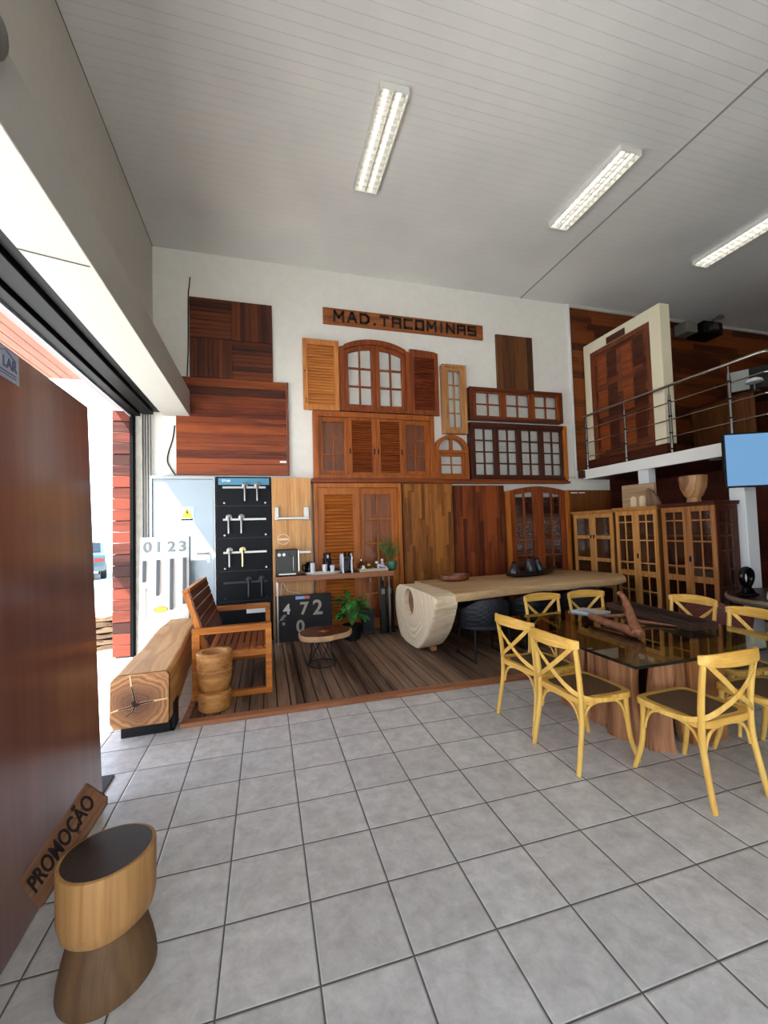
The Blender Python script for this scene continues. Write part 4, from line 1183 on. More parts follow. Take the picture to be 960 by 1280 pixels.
b = B().lathe([(.16, 0), (.21, .03), (.215, .05), (.20, .05), (.15, .02), (.05, .018)], n=32)
for v in b.v: v.x *= 2.6; v.y *= .8; v.z += .05*max(0, v.x/.55)**2
b.build('platter', wood('dark_platter_wood', '#1c0e08', '#3b2014', 'X', rough=.35), t)
M_cone = plain('dark_cone', '#2a2a2d', .3, noise=.4)
def cone(x, y, h, r, tilt, lab):
    t = thing('cone_figure', lab, 'figure', (x, y, ZT+.022), 0, 'dark cone figures on the slab table')
    M = Matrix.Rotation(R_(tilt), 4, 'Y')
    B().lathe([(r*.9, .006), (r, .02), (r*.97, h*.3), (r*.72, h*.62), (r*.42, h*.86)], n=22, M=M).build('body', M_cone, t)
    B().lathe([(r*.42, h*.861), (r*.36, h*.95), (r*.14, h)], n=16, M=M).build('tip', M_gloss, t)
cone(3.68, 5.70, .22, .085, 0, 'upright dark cone figure, leftmost on the platter of the slab table')
cone(4.05, 5.80, .26, .085, -9, 'tallest dark cone figure, middle of the platter on the slab table')
cone(4.26, 5.86, .25, .08, -14, 'leaning dark cone figure, rightmost on the platter of the slab table')

# ---------------------------------------------------------------- glass table with yellow cross-back chairs
GX0, GX1, GY0, GY1, GZ = 2.15, 3.66, 2.07, 3.62, .755
t = thing('glass_table', 'square dining table of thick glass on a rough carved tree-trunk base', 'table', (2.9, 2.84, 0))
M_tglass = glassmat('table_glass', '#c2c8aa', .012, .9)
M_gedge = plain('glass_edge', '#0b1210', .15)
hx_, hy = (GX1-GX0)/2, (GY1-GY0)/2
g = B().box(-hx_+.004, hx_-.004, -hy+.004, hy-.004, GZ-.004, GZ).build('glass_top', M_tglass, t)
b = B().box(-hx_, hx_, -hy, -hy+.004, GZ-.019, GZ).box(-hx_, hx_, hy-.004, hy, GZ-.019, GZ).box(-hx_, -hx_+.004, -hy+.004, hy-.004, GZ-.019, GZ).box(hx_-.004, hx_, -hy+.004, hy-.004, GZ-.019, GZ)
b.build('glass_edge', M_gedge, t)
M_root = wood('trunk_wood', '#6b3f26', '#b98258', 'Z', scale=.7, rough=.6, bump=.4)
M_root2 = wood('trunk_flat_wood', '#7a4a2a', '#b57a4a', 'Z', scale=.9, rough=.5)
rnd = random.Random(9)
def root(x, y, w, d, ang, flare, mat=M_root, top=.733):
    vs = []; n = 14; lv = 9; fs = []
    ph = [rnd.uniform(0, 6.28) for _ in range(4)]
    for j in range(lv):
        f = j/(lv-1); z = f*top
        kx = 1 + flare*(1-f)**2 + .10*math.sin(4*f+ph[0]); ky = 1 + flare*.6*(1-f)**2 + .12*math.sin(5*f+ph[1])
        for k in range(n):
            a = 2*math.pi*k/n
            q = 1 + .16*math.sin(3*a+ph[2]) + .07*math.sin(5*a+ph[3]+f*2)
            e = .55
            cx_ = math.copysign(abs(math.cos(a))**e, math.cos(a)); cy_ = math.copysign(abs(math.sin(a))**e, math.sin(a))
            vs.append((cx_*w*.5*kx*q + .03*math.sin(3*f+ph[0]), cy_*d*.5*ky*q, z))
    for j in range(lv-1):
        for k in range(n): fs.append((j*n+k, j*n+(k+1)%n, (j+1)*n+(k+1)%n, (j+1)*n+k))
    fs.append(tuple(range(n-1, -1, -1))); fs.append(tuple((lv-1)*n+k for k in range(n)))
    M = Matrix.Translation((x, y, 0)) @ Matrix.Rotation(R_(ang), 4, 'Z')
    return B().add(vs, fs, M).build('trunk_slab', mat, t, 0)
root(-.26, -.20, .15, .20, 12, .35); root(-.24, .08, .14, .22, -8, .3); root(-.22, .38, .14, .22, 5, .3)
root(-.16, -.40, .13, .12, -20, .45)
root(.05, .05, .22, .22, 0, .1, M_dkz)
root(.34, .34, .18, .26, 20, .3); root(.38, .06, .15, .24, 0, .3)
B().box(.06, .40, -.46, -.405, 0, .733).build('flat_board', M_root2, t, .006)
B().prism([(.02, 0), (.05, 0), (.05, .733), (-.13, .733), (-.11, .55)], -.43, -.37, 'Y').build('slanted_root', M_root, t, .006)
B().box(.41, .46, -.40, -.10, 0, .733).build('flat_board', M_dkz, t, .006)

M_chair = wood('yellow_beech', '#cc9640', '#efc86c', 'Z', scale=.8, rough=.38, bump=.05)
M_chairx = wood('yellow_beech_across', '#c68e38', '#ebc064', 'X', scale=.8, rough=.38, bump=.05)
M_cane = weave('woven_cane', '#3a2519', '#7d5b41', 130)
def cross_chair(label, loc, rz):
    t = thing('cross_back_chair', label, 'chair', loc, rz, 'yellow cross-back chairs around the glass table')
    # back posts
    P = {}
    for s in (-1, 1):
        pts = [(s*.222, -.262, .0), (s*.216, -.235, .14), (s*.208, -.205, .32), (s*.205, -.20, .47), (s*.207, -.212, .64), (s*.213, -.235, .80), (s*.215, -.242, .845)]
        B().tube(pts, [.0155, .0165, .018, .019, .018, .0165, .015], 10, sm=4).build('back_post', M_chair, t)
    for s in (-1, 1):
        pts = [(s*.195, .185, .455), (s*.197, .19, .30), (s*.205, .205, .15), (s*.225, .245, 0)]
        B().tube(pts, [.018, .018, .0165, .0145], 10, sm=5).build('leg', M_chair, t)
    # seat
    outl = smooth([(-.20, -.20), (0, -.215), (.20, -.20), (.222, -.05), (.232, .12), (.21, .215), (.10, .235), (-.10, .235), (-.21, .215), (-.232, .12), (-.222, -.05)], 4)
    n = len(outl); vs = []
    for k_, z in ((1, .435), (1, .468), (.98, .474), (.82, .474), (.80, .468), (.80, .435)):
        vs += [(x*k_, (y-.01)*k_+.01, z) for x, y in outl]
    fs = [(j*n+k, j*n+(k+1)%n, ((j+1)%6)*n+(k+1)%n, ((j+1)%6)*n+k) for j in range(6) for k in range(n)]
    B().add(vs, fs).build('seat_frame', M_chairx, t)
    B().prism([(x*.83, (y-.01)*.83+.01) for x, y in outl], .448, .4735, 'Z').build('cane_seat', M_cane, t)
    # curved top rail, wrapped behind the posts
    pts = [(-.235, -.222, .835), (-.20, -.262, .835), (-.10, -.292, .838), (0, -.30, .84), (.10, -.292, .838), (.20, -.262, .835), (.235, -.222, .835)]
    B().strip(pts, [.05, .068, .082, .086, .082, .068, .05], .018, lambda p: (p.x*1.4, -.35, .02), sm=4).build('top_rail', M_chairx, t, .004)
    # crossing braces
    for s in (-1, 1):
        pts = [(-s*.205, -.258, .815), (-s*.12, -.275, .73), (0, -.272+.006*s, .63), (s*.11, -.255, .555), (s*.19, -.222, .505), (s*.234, -.15, .475), (s*.246, -.05, .462), (s*.248, .02, .458)]
        B().strip(pts, .03, .008, lambda p: (p.x*2.6 if abs(p.x) > .12 else p.x, -.32, .0), sm=4).build('cross_brace', M_chair, t, .002)
    # bent-wood arches under the seat
    def arch(p, q):
        p, q = Vector(p), Vector(q); d = q-p
        up_ = Vector((0, 0, 1))
        pts = [p, p + d*.05 + up_*.07, p + d*.16 + up_*.125, p + d*.34 + up_*.148, p + d*.66 + up_*.148, p + d*.84 + up_*.125, p + d*.95 + up_*.07, q]
        B().tube(pts, .0095, 8, sm=3).build('stretcher', M_chair, t)
    zz = .285
    arch((-.180, .19, zz), (.180, .19, zz)); arch((-.19, -.20, zz), (.19, -.20, zz))
    arch((-.20, -.195, zz), (-.198, .175, zz)); arch((.20, -.195, zz), (.198, .175, zz))
    return t
L1 = ['yellow cross-back chair left of the glass table, nearer the camera of the two', 'yellow cross-back chair left of the glass table, nearer the deck',
      'yellow cross-back chair in the right foreground, on the near side of the glass table', 'yellow cross-back chair cut off by the right edge, near side of the glass table',
      'yellow cross-back chair at the far side of the glass table, nearer the woven black chair', 'yellow cross-back chair at the far side of the glass table, nearer the cabinets',
      'yellow cross-back chair right of the glass table, before the red wicker chair back', 'yellow cross-back chair right of the glass table, before the dark round table']
c0 = cross_chair(L1[0], (2.175, 2.57, 0), R_(-88))
dup(c0, (2.21, 3.13, 0), R_(-84), L1[1])
dup(c0, (2.58, 2.075, 0), R_(2), L1[2])
dup(c0, (3.27, 2.06, 0), R_(-3), L1[3])
dup(c0, (2.90, 3.73, 0), R_(183), L1[4])
dup(c0, (3.43, 3.70, 0), R_(178), L1[5])
dup(c0, (3.84, 3.20, 0), R_(93), L1[6])
dup(c0, (3.66, 2.57, 0), R_(84), L1[7])

t = thing('driftwood', 'branching piece of reddish driftwood lying on the glass table', 'sculpture', (2.8, 2.8, GZ+.001))
M_drift = wood('driftwood_wood', '#5a3222', '#9a6648', 'X', scale=.8, rough=.5, bump=.3)
b = B().tube([(-.01, .34, .05), (-.06, .27, .06), (-.09, .12, .052), (-.10, -.06, .046), (-.12, -.22, .045), (-.12, -.29, .04)], [.022, .032, .03, .032, .042, .024], 12, sm=5)
b.build('trunk', M_drift, t)
B().tube([(-.13, -.25, .05), (-.08, -.17, .11), (-.02, -.08, .19), (.02, .0, .255), (.01, .02, .285), (-.01, .02, .295)], [.042, .036, .028, .021, .023, .016], 12, sm=5).build('branch', M_drift, t)
B().tube([(-.02, .31, .055), (.10, .22, .06), (.14, .12, .085), (.10, .04, .13), (.0, -.05, .20)], [.016, .016, .015, .015, .014], 10, sm=5).build('branch', M_drift, t)
B().tube([(.0, -.02, .21), (.10, .06, .12), (.22, .08, .04), (.32, .04, .022), (.43, -.10, .012)], [.016, .016, .016, .012, .005], 10, sm=5).build('branch', M_drift, t)
t = thing('wooden_trough', 'long dark wooden tray lying behind the driftwood on the glass table', 'tray', (3.42, 3.05, GZ+.001), R_(-8))
b = B().box(-.13, .13, -.50, .50, 0, .015).box(-.13, -.115, -.50, .50, .015, .06).box(.115, .13, -.50, .50, .015, .06).box(-.115, .115, -.50, -.485, .015, .06).box(-.115, .115, .485, .50, .015, .06)
b.build('trough', wood('trough_wood', '#241813', '#4a352b', 'Y', rough=.4), t, .003)
t = thing('sheet', 'pale blue magazine at the far left corner of the glass table, behind the driftwood', 'sheet', (3.07, 3.46, GZ+.001), R_(20))  # thin pale blue slab with a paler, smoother upper face
B().box(-.11, .11, -.14, .14, 0, .012).build('sheet_base', plain('sheet_blue', '#9fb6c6', .3), t)
B().box(-.112, .112, -.142, .142, .012, .014).build('sheet_face', plain('sheet_face_blue', '#b9cfdc', .15, coat=.6), t)

# ---------------------------------------------------------------- dark round table, wicker chairs, cabinets
t = thing('round_table', 'dark live-edge round table behind the yellow chairs at the right', 'table', (5.70, 3.13, 0))
pts = []
for i in range(44):
    a = 2*math.pi*i/44; q = .75*(1+.02*math.sin(3*a)+.012*math.sin(7*a+1))
    pts.append((q*math.cos(a), q*math.sin(a)))
B().prism([(x*.985, y*.985) for x, y in pts], .70, .765, 'Z').build('top', wood('dark_table_top', '#24110a', '#4a2618', 'X', rough=.45), t, .004)
n = 44; b = B()
vs = [(x*s, y*s, z) for s, z in ((.986, .701), (1.0, .71), (1.012, .735), (1.0, .755), (.986, .764)) for x, y in pts]
b.add(vs, [(j*n+k, j*n+(k+1)%n, (j+1)*n+(k+1)%n, (j+1)*n+k) for j in range(4) for k in range(n)])
b.build('bark_edge', plain('grey_bark', '#7d6a55', .8, noise=.4), t)
B().lathe([(.30, 0), (.29, .04), (.17, .12), (.13, .35), (.16, .60), (.22, .70)], n=28).build('pedestal', M_dkz, t)
r0 = tub_chair('red wicker tub chair between the cabinets and the yellow chair right of the glass table', (4.60, 3.40, 0), R_(-92), M_rwick, 'wicker_chair', M_black, 'red wicker chairs at the dark round table')
for ch in kids(r0):
    if ch.name.startswith('woven_back'):
        ch.scale = (1, 1, 1.16)
dup(r0, (4.72, 2.55, 0), R_(-62), 'red wicker tub chair behind the yellow chair nearest the right edge')
t = thing('knot_sculpture', 'black looped figure sculpture standing on the dark round table', 'sculpture', (5.12, 3.40, .766))
b = B().tube([(0, 0, .10), (-.055, .0, .16), (-.075, 0, .23), (-.05, 0, .29), (0, 0, .305), (.05, 0, .28), (.07, 0, .22), (.05, 0, .16), (-.02, 0, .09), (-.05, 0, .04)], [.03, .028, .028, .03, .035, .04, .034, .03, .034, .03], 12, sm=4)
b.tube([(0, 0, .12), (.05, 0, .07), (.09, 0, .03)], [.03, .032, .03], 12, sm=4)
b.build('figure', M_gloss, t)
B().blob((0, 0, .031), (.13, .09, .03), 18, 8).build('base', M_gloss, t)
t = thing('antler_branch', 'pale forked branch lying on the dark round table at the right edge', 'sculpture', (5.15, 3.16, .766))
b = B().tube([(-.10, 0, .02), (-.04, .02, .07), (.05, 0, .11), (.16, -.05, .17)], [.012, .02, .026, .02], 10, sm=4)
b.tube([(.04, 0, .10), (.08, .03, .05), (.12, .03, .012)], [.02, .016, .012], 8, sm=4)
b.build('branch', plain('pale_branch', '#b8aa93', .7, noise=.2), t)

M_cab = wood('cabinet_wood', '#96602c', '#d09a58', 'Z', rough=.4); M_cabx = wood('cabinet_wood_across', '#8a5526', '#c48d4c', 'Y', rough=.4)
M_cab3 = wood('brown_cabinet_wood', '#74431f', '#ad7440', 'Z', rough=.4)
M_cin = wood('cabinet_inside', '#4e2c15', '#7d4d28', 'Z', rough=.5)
def cabinet(name, label, y0, y1, H, kind, dark=False, x=5.45, dep=.40):
    """front faces -X (towards the long table); y0..y1 along the wall of cabinets"""
    w_ = y1-y0; t = thing(name, label, 'cabinet', (x, (y0+y1)/2, DK), R_(-90), 'wooden display cabinets')
    h = w_/2
    side = M_dkz if dark else M_cab
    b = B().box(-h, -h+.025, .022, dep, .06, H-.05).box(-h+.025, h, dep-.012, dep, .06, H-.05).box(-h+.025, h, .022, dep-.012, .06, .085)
    if not dark: b.box(h-.025, h, .022, dep-.012, .085, H-.05)
    b.build('body', M_cin if not dark else M_dkz, t)
    if dark:   # glazed side towards the camera
        sd = B().box(h-.03, h, .022, .08, .086, H-.05).box(h-.03, h, dep-.07, dep-.013, .086, H-.05).box(h-.03, h, .08, dep-.07, .086, .16).box(h-.03, h, .08, dep-.07, H-.12, H-.05)
        for z in (.75, 1.2, 1.55): sd.box(h-.027, h-.003, .08, dep-.07, z-.012, z+.012)
        sd.box(h-.027, h-.003, .20, .22, .16, H-.12)
        so = sd.build('side_frame', M_dkz, t, .002)
        B().box(h-.017, h-.013, .08, dep-.07, .16, H-.12).build('pane', M_glass, so)
    B().box(-h-.02, h+.02, -.025, dep+.01, H-.05, H-.02).box(-h-.03, h+.03, -.035, dep+.01, H-.02, H).build('cornice', M_cabx if not dark else M_dkx, t, .004)
    B().box(-h+.01, h-.01, .03, dep-.02, 0, .06).build('plinth', side, t)
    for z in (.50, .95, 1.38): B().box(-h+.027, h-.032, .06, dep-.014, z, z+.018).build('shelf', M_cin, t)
    st = .055
    for s in (-1, 1):
        xa, xb = (-h+.003, -.002) if s < 0 else (.002, h-.003)
        zt = H-.053
        if kind == 1:
            d = sash(t, xa, xb, .09, zt, 0, .021, .065, 1, 1, M_cab, 'door', mt=.06, rowz=[.55, .98, 1.36], rail=.07, bottom=.08)
            kn = -.035 if s < 0 else .035
            B().box(kn-.012, kn+.012, -.012, 0, 1.34, 1.40).build('pull', M_black, d)
        else:
            d = sash(t, xa, xb, .09, zt, 0, .021, st, 2, 1, M_cab if not dark else M_cab3, 'door', mt=.02, rowz=[.56, .98, 1.32, 1.60][:4] if H < 1.85 else [.58, 1.00, 1.34, 1.62], rail=.07, bottom=.08)
            B().box(xa+st, xb-st, -.002, .019, .78, .86).build('mid_rail', M_cabx if not dark else M_cab3, d)
            if s > 0: B().box(xa+.015, xa+.035, -.012, 0, 1.05, 1.12).build('pull', M_black, d)
    return t
cabinet('display_cabinet', 'light wooden cabinet with single-pane doors and black pulls, farthest of the three', 5.56, 6.46, 1.815, 1)
cabinet('display_cabinet', 'light wooden cabinet with small-paned doors, middle of the three, before the white post', 4.755, 5.50, 1.83, 2)
cabinet('display_cabinet', 'tallest wooden cabinet with dark glazed side, nearest the camera of the three', 3.94, 4.68, 1.84, 2, dark=True)
ZK = DK+1.832
t = thing('woven_pot', 'pale turned wooden pot with a rounded bowl on the nearest cabinet', 'pot', (5.62, 4.32, DK+1.841))
M_pot = rings('pot_wood', ('#6b452a', '#9a6d45', '#b98d60'), 'Z', (.3, 0, 0), 22, .55, .07, .15)
B().lathe([(.08, 0), (.085, .02), (.075, .06), (.11, .10), (.15, .20), (.165, .32), (.162, .36), (.145, .36), (.13, .22), (.03, .16)], n=36).build('body', M_pot, t)
t = thing('carved_board', 'pale carved board with two arched niches standing on the middle cabinet', 'board', (5.72, 5.30, ZK), R_(-78))
B().box(-.26, .26, 0, .035, 0, .37).build('board', wood('greyed_board', '#7d6248', '#a98d6c', 'X'), t, .004)
for x in (-.07, .07):
    B().prism([(x-.045, .01)] + [(x+.045*math.cos(a*.314), .13+.05*math.sin(a*.314)) for a in range(10, -1, -1)][::1] + [(x+.045, .01)], -.012, -.001, 'Y').build('niche', plain('niche_pale', '#cbb795', .6), t)
t = thing('wood_slice', 'curved dark slice of wood standing on the middle cabinet by the white post', 'slice', (5.64, 4.98, ZK), R_(-80))
B().prism([(-.09, 0), (.12, 0), (.11, .06), (.07, .15), (.0, .24), (-.06, .28), (-.085, .26)], 0, .04, 'Y').build('slice', wood('slice_wood', '#4a3425', '#7c5d42', 'Z'), t, .004)

# ---------------------------------------------------------------- mezzanine: railing, framed door, office things
ZM = 2.656
t = thing('railing', 'steel railing with turned posts and three bars along the mezzanine edge', 'railing', (5.875, 3.52, ZM))
M_rail = plain('rail_steel', '#aaa29a', .25, metal=1)
top = 1.015
B().tube([(0, 3.05, top), (0, .10, top), (.02, .03, top), (.09, .0, top), (3.5, 0, top)], .022, 12).build('handrail', M_rail, t)
for z in (.24, .50, .76):
    B().tube([(0, 3.05, z), (0, .03, z), (.03, 0, z), (3.5, 0, z)], .0095, 8).build('bar', M_rail, t)
def rpost(x, y):
    b = B().tube([(x, y, 0), (x, y, .80)], .021, 12).tube([(x, y, .80), (x, y, .86), (x, y, .90), (x, y, top-.02)], [.021, .018, .009, .008], 12)
    o = b.build('post', M_chrome, t)
    c = B()
    for z in (.06, .30, .55, .78): c.tube([(x, y, z-.01), (x, y, z+.01)], .0265, 12)
    c.build('collar', M_black, o)
for y in (2.98, 2.10, 1.28, .44): rpost(0, y)
for x in (.12, 1.0, 1.9, 2.8): rpost(x, 0)

t = thing('framed_door', 'dark panelled double door in a thick cream frame standing on the mezzanine', 'door', (6.05, 5.845, ZM), R_(-90))
# local: front faces -X world; x runs towards the camera
M_cream = plain('cream_frame', '#d3cbb0', .6)
W, z0, z1 = .825, .20, 2.44
b = B().box(-W, -W+.15, 0, .20, z0, z1).box(W-.20, W, 0, .20, z0, z1).box(-W+.15, W-.20, 0, .20, z1-.20, z1)
b.build('cream_surround', M_cream, t, .006)
B().box(-W+.01, W-.01, .01, .19, 0, z0-.001).build('plinth', M_dkx, t)
B().box(-.25, .16, -.012, .0, z1-.20, z1-.08).build('dark_plate', M_dkx, t, .003)
b = B().box(-W+.152, -W+.24, .01, .09, z0, z1-.202).box(W-.29, W-.202, .01, .09, z0, z1-.202).box(-W+.24, W-.29, .01, .09, z1-.29, z1-.202)
b.build('door_frame', wood('door_casing_wood', '#4d2412', '#7a4022', 'Z'), t, .003)
M_dd = wood('patchwork_door', '#38170c', '#6d351c', 'X', boards='Z', bw=.13, bvar=.6, blen=.5)
for xa, xb in ((-.584, -.025), (-.022, .534)):
    d = B().box(xa, xb, .035, .075, z0+.01, z1-.292).build('door_leaf', M_dd, t, .002)
    w2 = (xb-xa)/2
    for j in range(3):
        z = z0+.12+j*.62
        B().box(xa+.06, xa+w2-.01, .026, .035, z, z+.50).build('raised_panel', M_redx, d, .003)
        B().box(xa+w2+.01, xb-.06, .028, .035, z+.06, z+.56).build('raised_panel', M_dkx, d, .003)

t = thing('office_desk', 'brown wooden desk front behind the mezzanine railing', 'desk', (7.6, 5.2, ZM))
B().box(-.03, .0, -.45, .55, .02, 1.0).build('front_panel', wood('desk_front', '#3f230f', '#6b411f', 'Z'), t, .004)
B().box(-.05, .75, -.55, .60, 1.0, 1.04).build('desktop', M_dky, t, .004)
B().box(.66, .70, -.5, .55, 0, 1.0).build('rear_panel', M_dkz, t, .003)
t = thing('monitor', 'dark computer monitor with a pale back on the mezzanine desk', 'monitor', (7.85, 4.95, ZM+1.041), R_(-60))
B().box(-.28, .28, 0, .03, .10, .46).build('screen', M_black, t, .006)
B().box(-.27, -.02, -.004, 0, .11, .45).build('pale_panel', plain('monitor_grey', '#8d918c', .5), t)
B().box(-.03, .03, .01, .04, .012, .10).box(-.12, .12, -.06, .10, 0, .012).build('stand', M_black, t, .003)
t = thing('desk_lamp', 'small white domed lamp on the mezzanine desk', 'lamp', (7.72, 4.82, ZM+1.041))
B().lathe([(.11, .16), (.12, .17), (.10, .21), (.05, .235), (.01, .24)], n=20).build('shade', plain('lamp_white', '#d8dde0', .4), t)
B().tube([(0, 0, .01), (0, 0, .165)], .012, 8).lathe([(.06, 0), (.06, .01)]).build('stem', M_steel, t)
t = thing('office_chair', 'dark red high-backed chair on the mezzanine behind the railing corner', 'chair', (8.1, 4.15, ZM))
b = B().prism([(-.26, .55), (.26, .55), (.24, 1.25), (.15, 1.35), (-.15, 1.35), (-.24, 1.25)], .20, .30, 'Y'); b.build('backrest', plain('dark_red_leather', '#33130f', .4), t, .03)
B().box(-.27, .27, -.28, .22, .42, .53).build('seat', plain('dark_red_seat', '#33130f', .4), t, .03)
B().tube([(0, 0, .05), (0, 0, .42)], .03, 10).build('column', M_chrome, t)
for i in range(5):
    a = 2*math.pi*i/5; B().tube([(0, 0, .07), (.28*math.cos(a), .28*math.sin(a), .03)], [.025, .018], 8).build('foot', M_black, t)
t = thing('wall_projector', 'black projector on a bracket high on the mezzanine wall', 'projector', (8.95, 6.62, 5.45))
B().box(-.30, .22, -.40, -.02, 0, .26).build('body', M_gloss, t, .02)
B().box(-.62, -.34, -.30, .0, .04, .28).build('pale_case', plain('case_grey', '#6a6860', .6), t, .02)
B().tube([(.0, -.2, .262), (.10, -.2, .34), (.28, -.3, .44)], .018, 8).box(.24, .36, -.34, -.26, .40, .46).build('bracket', M_steel, t)
B().lathe([(.08, 0), (.08, .05), (.06, .06)], (0, 0, 0), 18, Matrix.Translation((-.05, -.40, .12)) @ Matrix.Rotation(R_(90), 4, 'X')).build('lens', M_chrome, t)

t = thing('television', 'flat television showing a blue panel and a bedroom picture, hung by the white post', 'television', (5.32, 3.69, 2.01), R_(-27))
B().box(0, 1.16, .006, .05, 0, .655).build('housing', M_black, t, .004)
M_tvb = plain('screen_blue', '#1a2a3a', .25, emit='#6f9cc8', es=.8)
M_tv2 = bpy.data.materials.new('screen_picture'); M_tv2.use_nodes = True
nt = M_tv2.node_tree; b_ = nt.nodes['Principled BSDF']; b_.inputs['Base Color'].default_value = (.02, .02, .02, 1); b_.inputs['Roughness'].default_value = .25
tc = N(nt, 'TexCoord'); nz = N(nt, 'TexNoise'); nz.inputs['Scale'].default_value = 5; nz.inputs['Detail'].default_value = 4; nz.inputs['Distortion'].default_value = 1.5
sp = N(nt, 'SeparateXYZ'); rp = N(nt, 'ValToRGB'); ad = N(nt, 'Math', operation='MULTIPLY_ADD'); ad.inputs[1].default_value = .12
nt.links.new(tc.outputs['Object'], nz.inputs['Vector']); nt.links.new(tc.outputs['Object'], sp.inputs[0]); nt.links.new(nz.outputs['Fac'], ad.inputs[0]); nt.links.new(sp.outputs['Z'], ad.inputs[2])
el = rp.color_ramp.elements
el[0].position = .0; el[0].color = hx('#1a1614'); el[1].position = 1.0; el[1].color = hx('#6f8f92')
for p_, c_2 in ((.12, '#2b211d'), (.2, '#8a7264'), (.36, '#a08878'), (.40, '#20303a'), (.43, '#7fb0c0'), (.53, '#86b7c5'), (.56, '#1d2a2e'), (.62, '#7d9496')):
    e_ = el.new(p_); e_.color = hx(c_2)
nt.links.new(ad.outputs[0], rp.inputs[0]); nt.links.new(rp.outputs[0], b_.inputs['Emission Color']); b_.inputs['Emission Strength'].default_value = .7
B().box(.02, .50, .002, .0058, .02, .635).build('screen_panel', M_tvb, t)
B().box(.501, 1.14, .002, .0058, .02, .635).build('screen_picture', M_tv2, t)
B().box(.55, .66, .051, .14, .25, .45).build('wall_bracket', M_black, t)
def spot(x, y, lab):
    t = thing('downlight', lab, 'ceiling light', (x, y, 2.489), 0, 'downlights under the mezzanine')
    b = B().lathe([(.075, -.004), (.075, 0), (.055, 0), (.055, -.004)], n=24); b.build('ring', M_white, t)
    B().lathe([(.05, -.003), (.05, -.001)], n=20).build('lamp', plain('warm_lamp', '#ffffff', .5, emit='#ffdca0', es=6), t)
    l = bpy.data.lights.new('downlight_bulb', 'SPOT'); l.energy = 12; l.color = (1, .8, .55); l.spot_size = R_(110); l.shadow_soft_size = .05
    o = bpy.data.objects.new('downlight_bulb', l); COL.objects.link(o); o.parent = t; o.location = (0, 0, -.02)
spot(6.18, 4.40, 'small warm downlight under the mezzanine, above the nearest cabinet')

# ---------------------------------------------------------------- ceiling lights
M_fix = plain('fixture_white', '#cfcfc9', .4); M_refl = plain('fixture_reflector', '#d6d6d2', .25, metal=.4)
M_tube = plain('lit_tube', '#ffffff', .5, emit='#fff6e6', es=3.5)
def fixture(x, y, lab):
    t = thing('ceiling_light', lab, 'ceiling light', (x, y, ZC), 0, 'louvred tube lights on the ceiling')
    w, l = .15, .63
    B().box(-w, -w+.012, -l, l, -.075, 0).box(w-.012, w, -l, l, -.075, 0).box(-w+.012, w-.012, -l, -l+.012, -.075, 0).box(-w+.012, w-.012, l-.012, l, -.075, 0).build('frame', M_fix, t, .002)
    B().box(-w+.012, w-.012, -l+.012, l-.012, -.012, -.001).build('reflector', M_refl, t)
    for s in (-1, 1):
        B().tube([(s*.065, -l+.03, -.035), (s*.065, l-.03, -.035)], .013, 10).build('tube', M_tube, t)
    b = B().box(-.008, .008, -l+.012, l-.012, -.07, -.02)
    for i in range(1, 14):
        y_ = -l + 2*l*i/14; b.box(-w+.012, w-.012, y_-.003, y_+.003, -.07, -.02)
    b.build('louvre', M_refl, t)
fixture(1.27, 4.28, 'louvred tube light on the ceiling, leftmost of the three')
fixture(4.10, 4.26, 'louvred tube light on the ceiling, middle of the three beside the long seam')
fixture(7.03, 4.45, 'louvred tube light on the ceiling, cut off by the right edge')

# ---------------------------------------------------------------- left foreground
ax = Vector((-.019, 1.0, 0)).normalized()
uz = Vector((-.034, .0042, 1.0)); uz = (uz - ax*uz.dot(ax)).normalized()
ay = uz.cross(ax)
t = thing('wooden_slab_panel', 'tall glossy dark red-brown wooden panel filling the left foreground', 'panel')
t.matrix_world = Matrix(((ax.x, ay.x, uz.x, -1.0), (ax.y, ay.y, uz.y, 3.06), (ax.z, ay.z, uz.z, .004), (0, 0, 0, 1)))
M_slabp = wood('varnished_slab', '#6a3f38', '#80544c', 'Z', scale=.3, rough=.3, coat=1.0, bump=.03)
B().box(-2.3, 0, 0, .05, 0, 2.465).build('panel', M_slabp, t, .006)
sk = B().box(-1.15, -.822, -.003, 0, 2.318, 2.452).build('sticker', plain('sticker_pale_blue', '#a9b3c6', .5), t)
M_st = plain('sticker_ink', '#56607c', .6)
text('LAR', .062, .002, M_st, 'sticker_lettering', sk, face_front(-.898, -.004, 2.388), .002)
b = B().bar((-1.02, -.004, 2.41), (-.93, -.004, 2.445), .003, .005, (0, 1, 0)).bar((-.93, -.004, 2.445), (-.85, -.004, 2.415), .003, .005, (0, 1, 0)).box(-1.08, -.85, -.005, -.003, 2.347, 2.351).box(-1.08, -.85, -.005, -.003, 2.335, 2.338)
b.build('roof_mark', M_st, sk)
t = thing('carved_stool', 'waisted log stool with a dark hollowed top in the left foreground', 'stool', (-.592, 1.86, 0))
M_stool = wood('pale_stool_wood', '#8f6236', '#c4965c', 'Z', scale=.6, rough=.5)
M_stoolb = wood('stool_base_wood', '#4a3320', '#7d5d3c', 'Z', scale=.4, rough=.6, bump=.25)
wob = lambda th, z: 1 + .03*math.sin(2*th+.6) + .015*math.sin(3*th)
B().lathe([(.118, .20), (.145, .225), (.155, .27), (.156, .44), (.154, .447), (.148, .450), (.140, .449), (.02, .449)], n=44, wob=wob).build('top_drum', M_stool, t)
B().lathe([(.155, 0), (.157, .01), (.154, .05), (.144, .10), (.128, .16), (.118, .199)], n=44, wob=wob).build('base', M_stoolb, t)
B().lathe([(.143, .4502), (.10, .4508), (.04, .4505), (.004, .4505)], n=44, wob=wob).build('dark_top', plain('dark_stool_top', '#2f231c', .5, noise=.3), t)
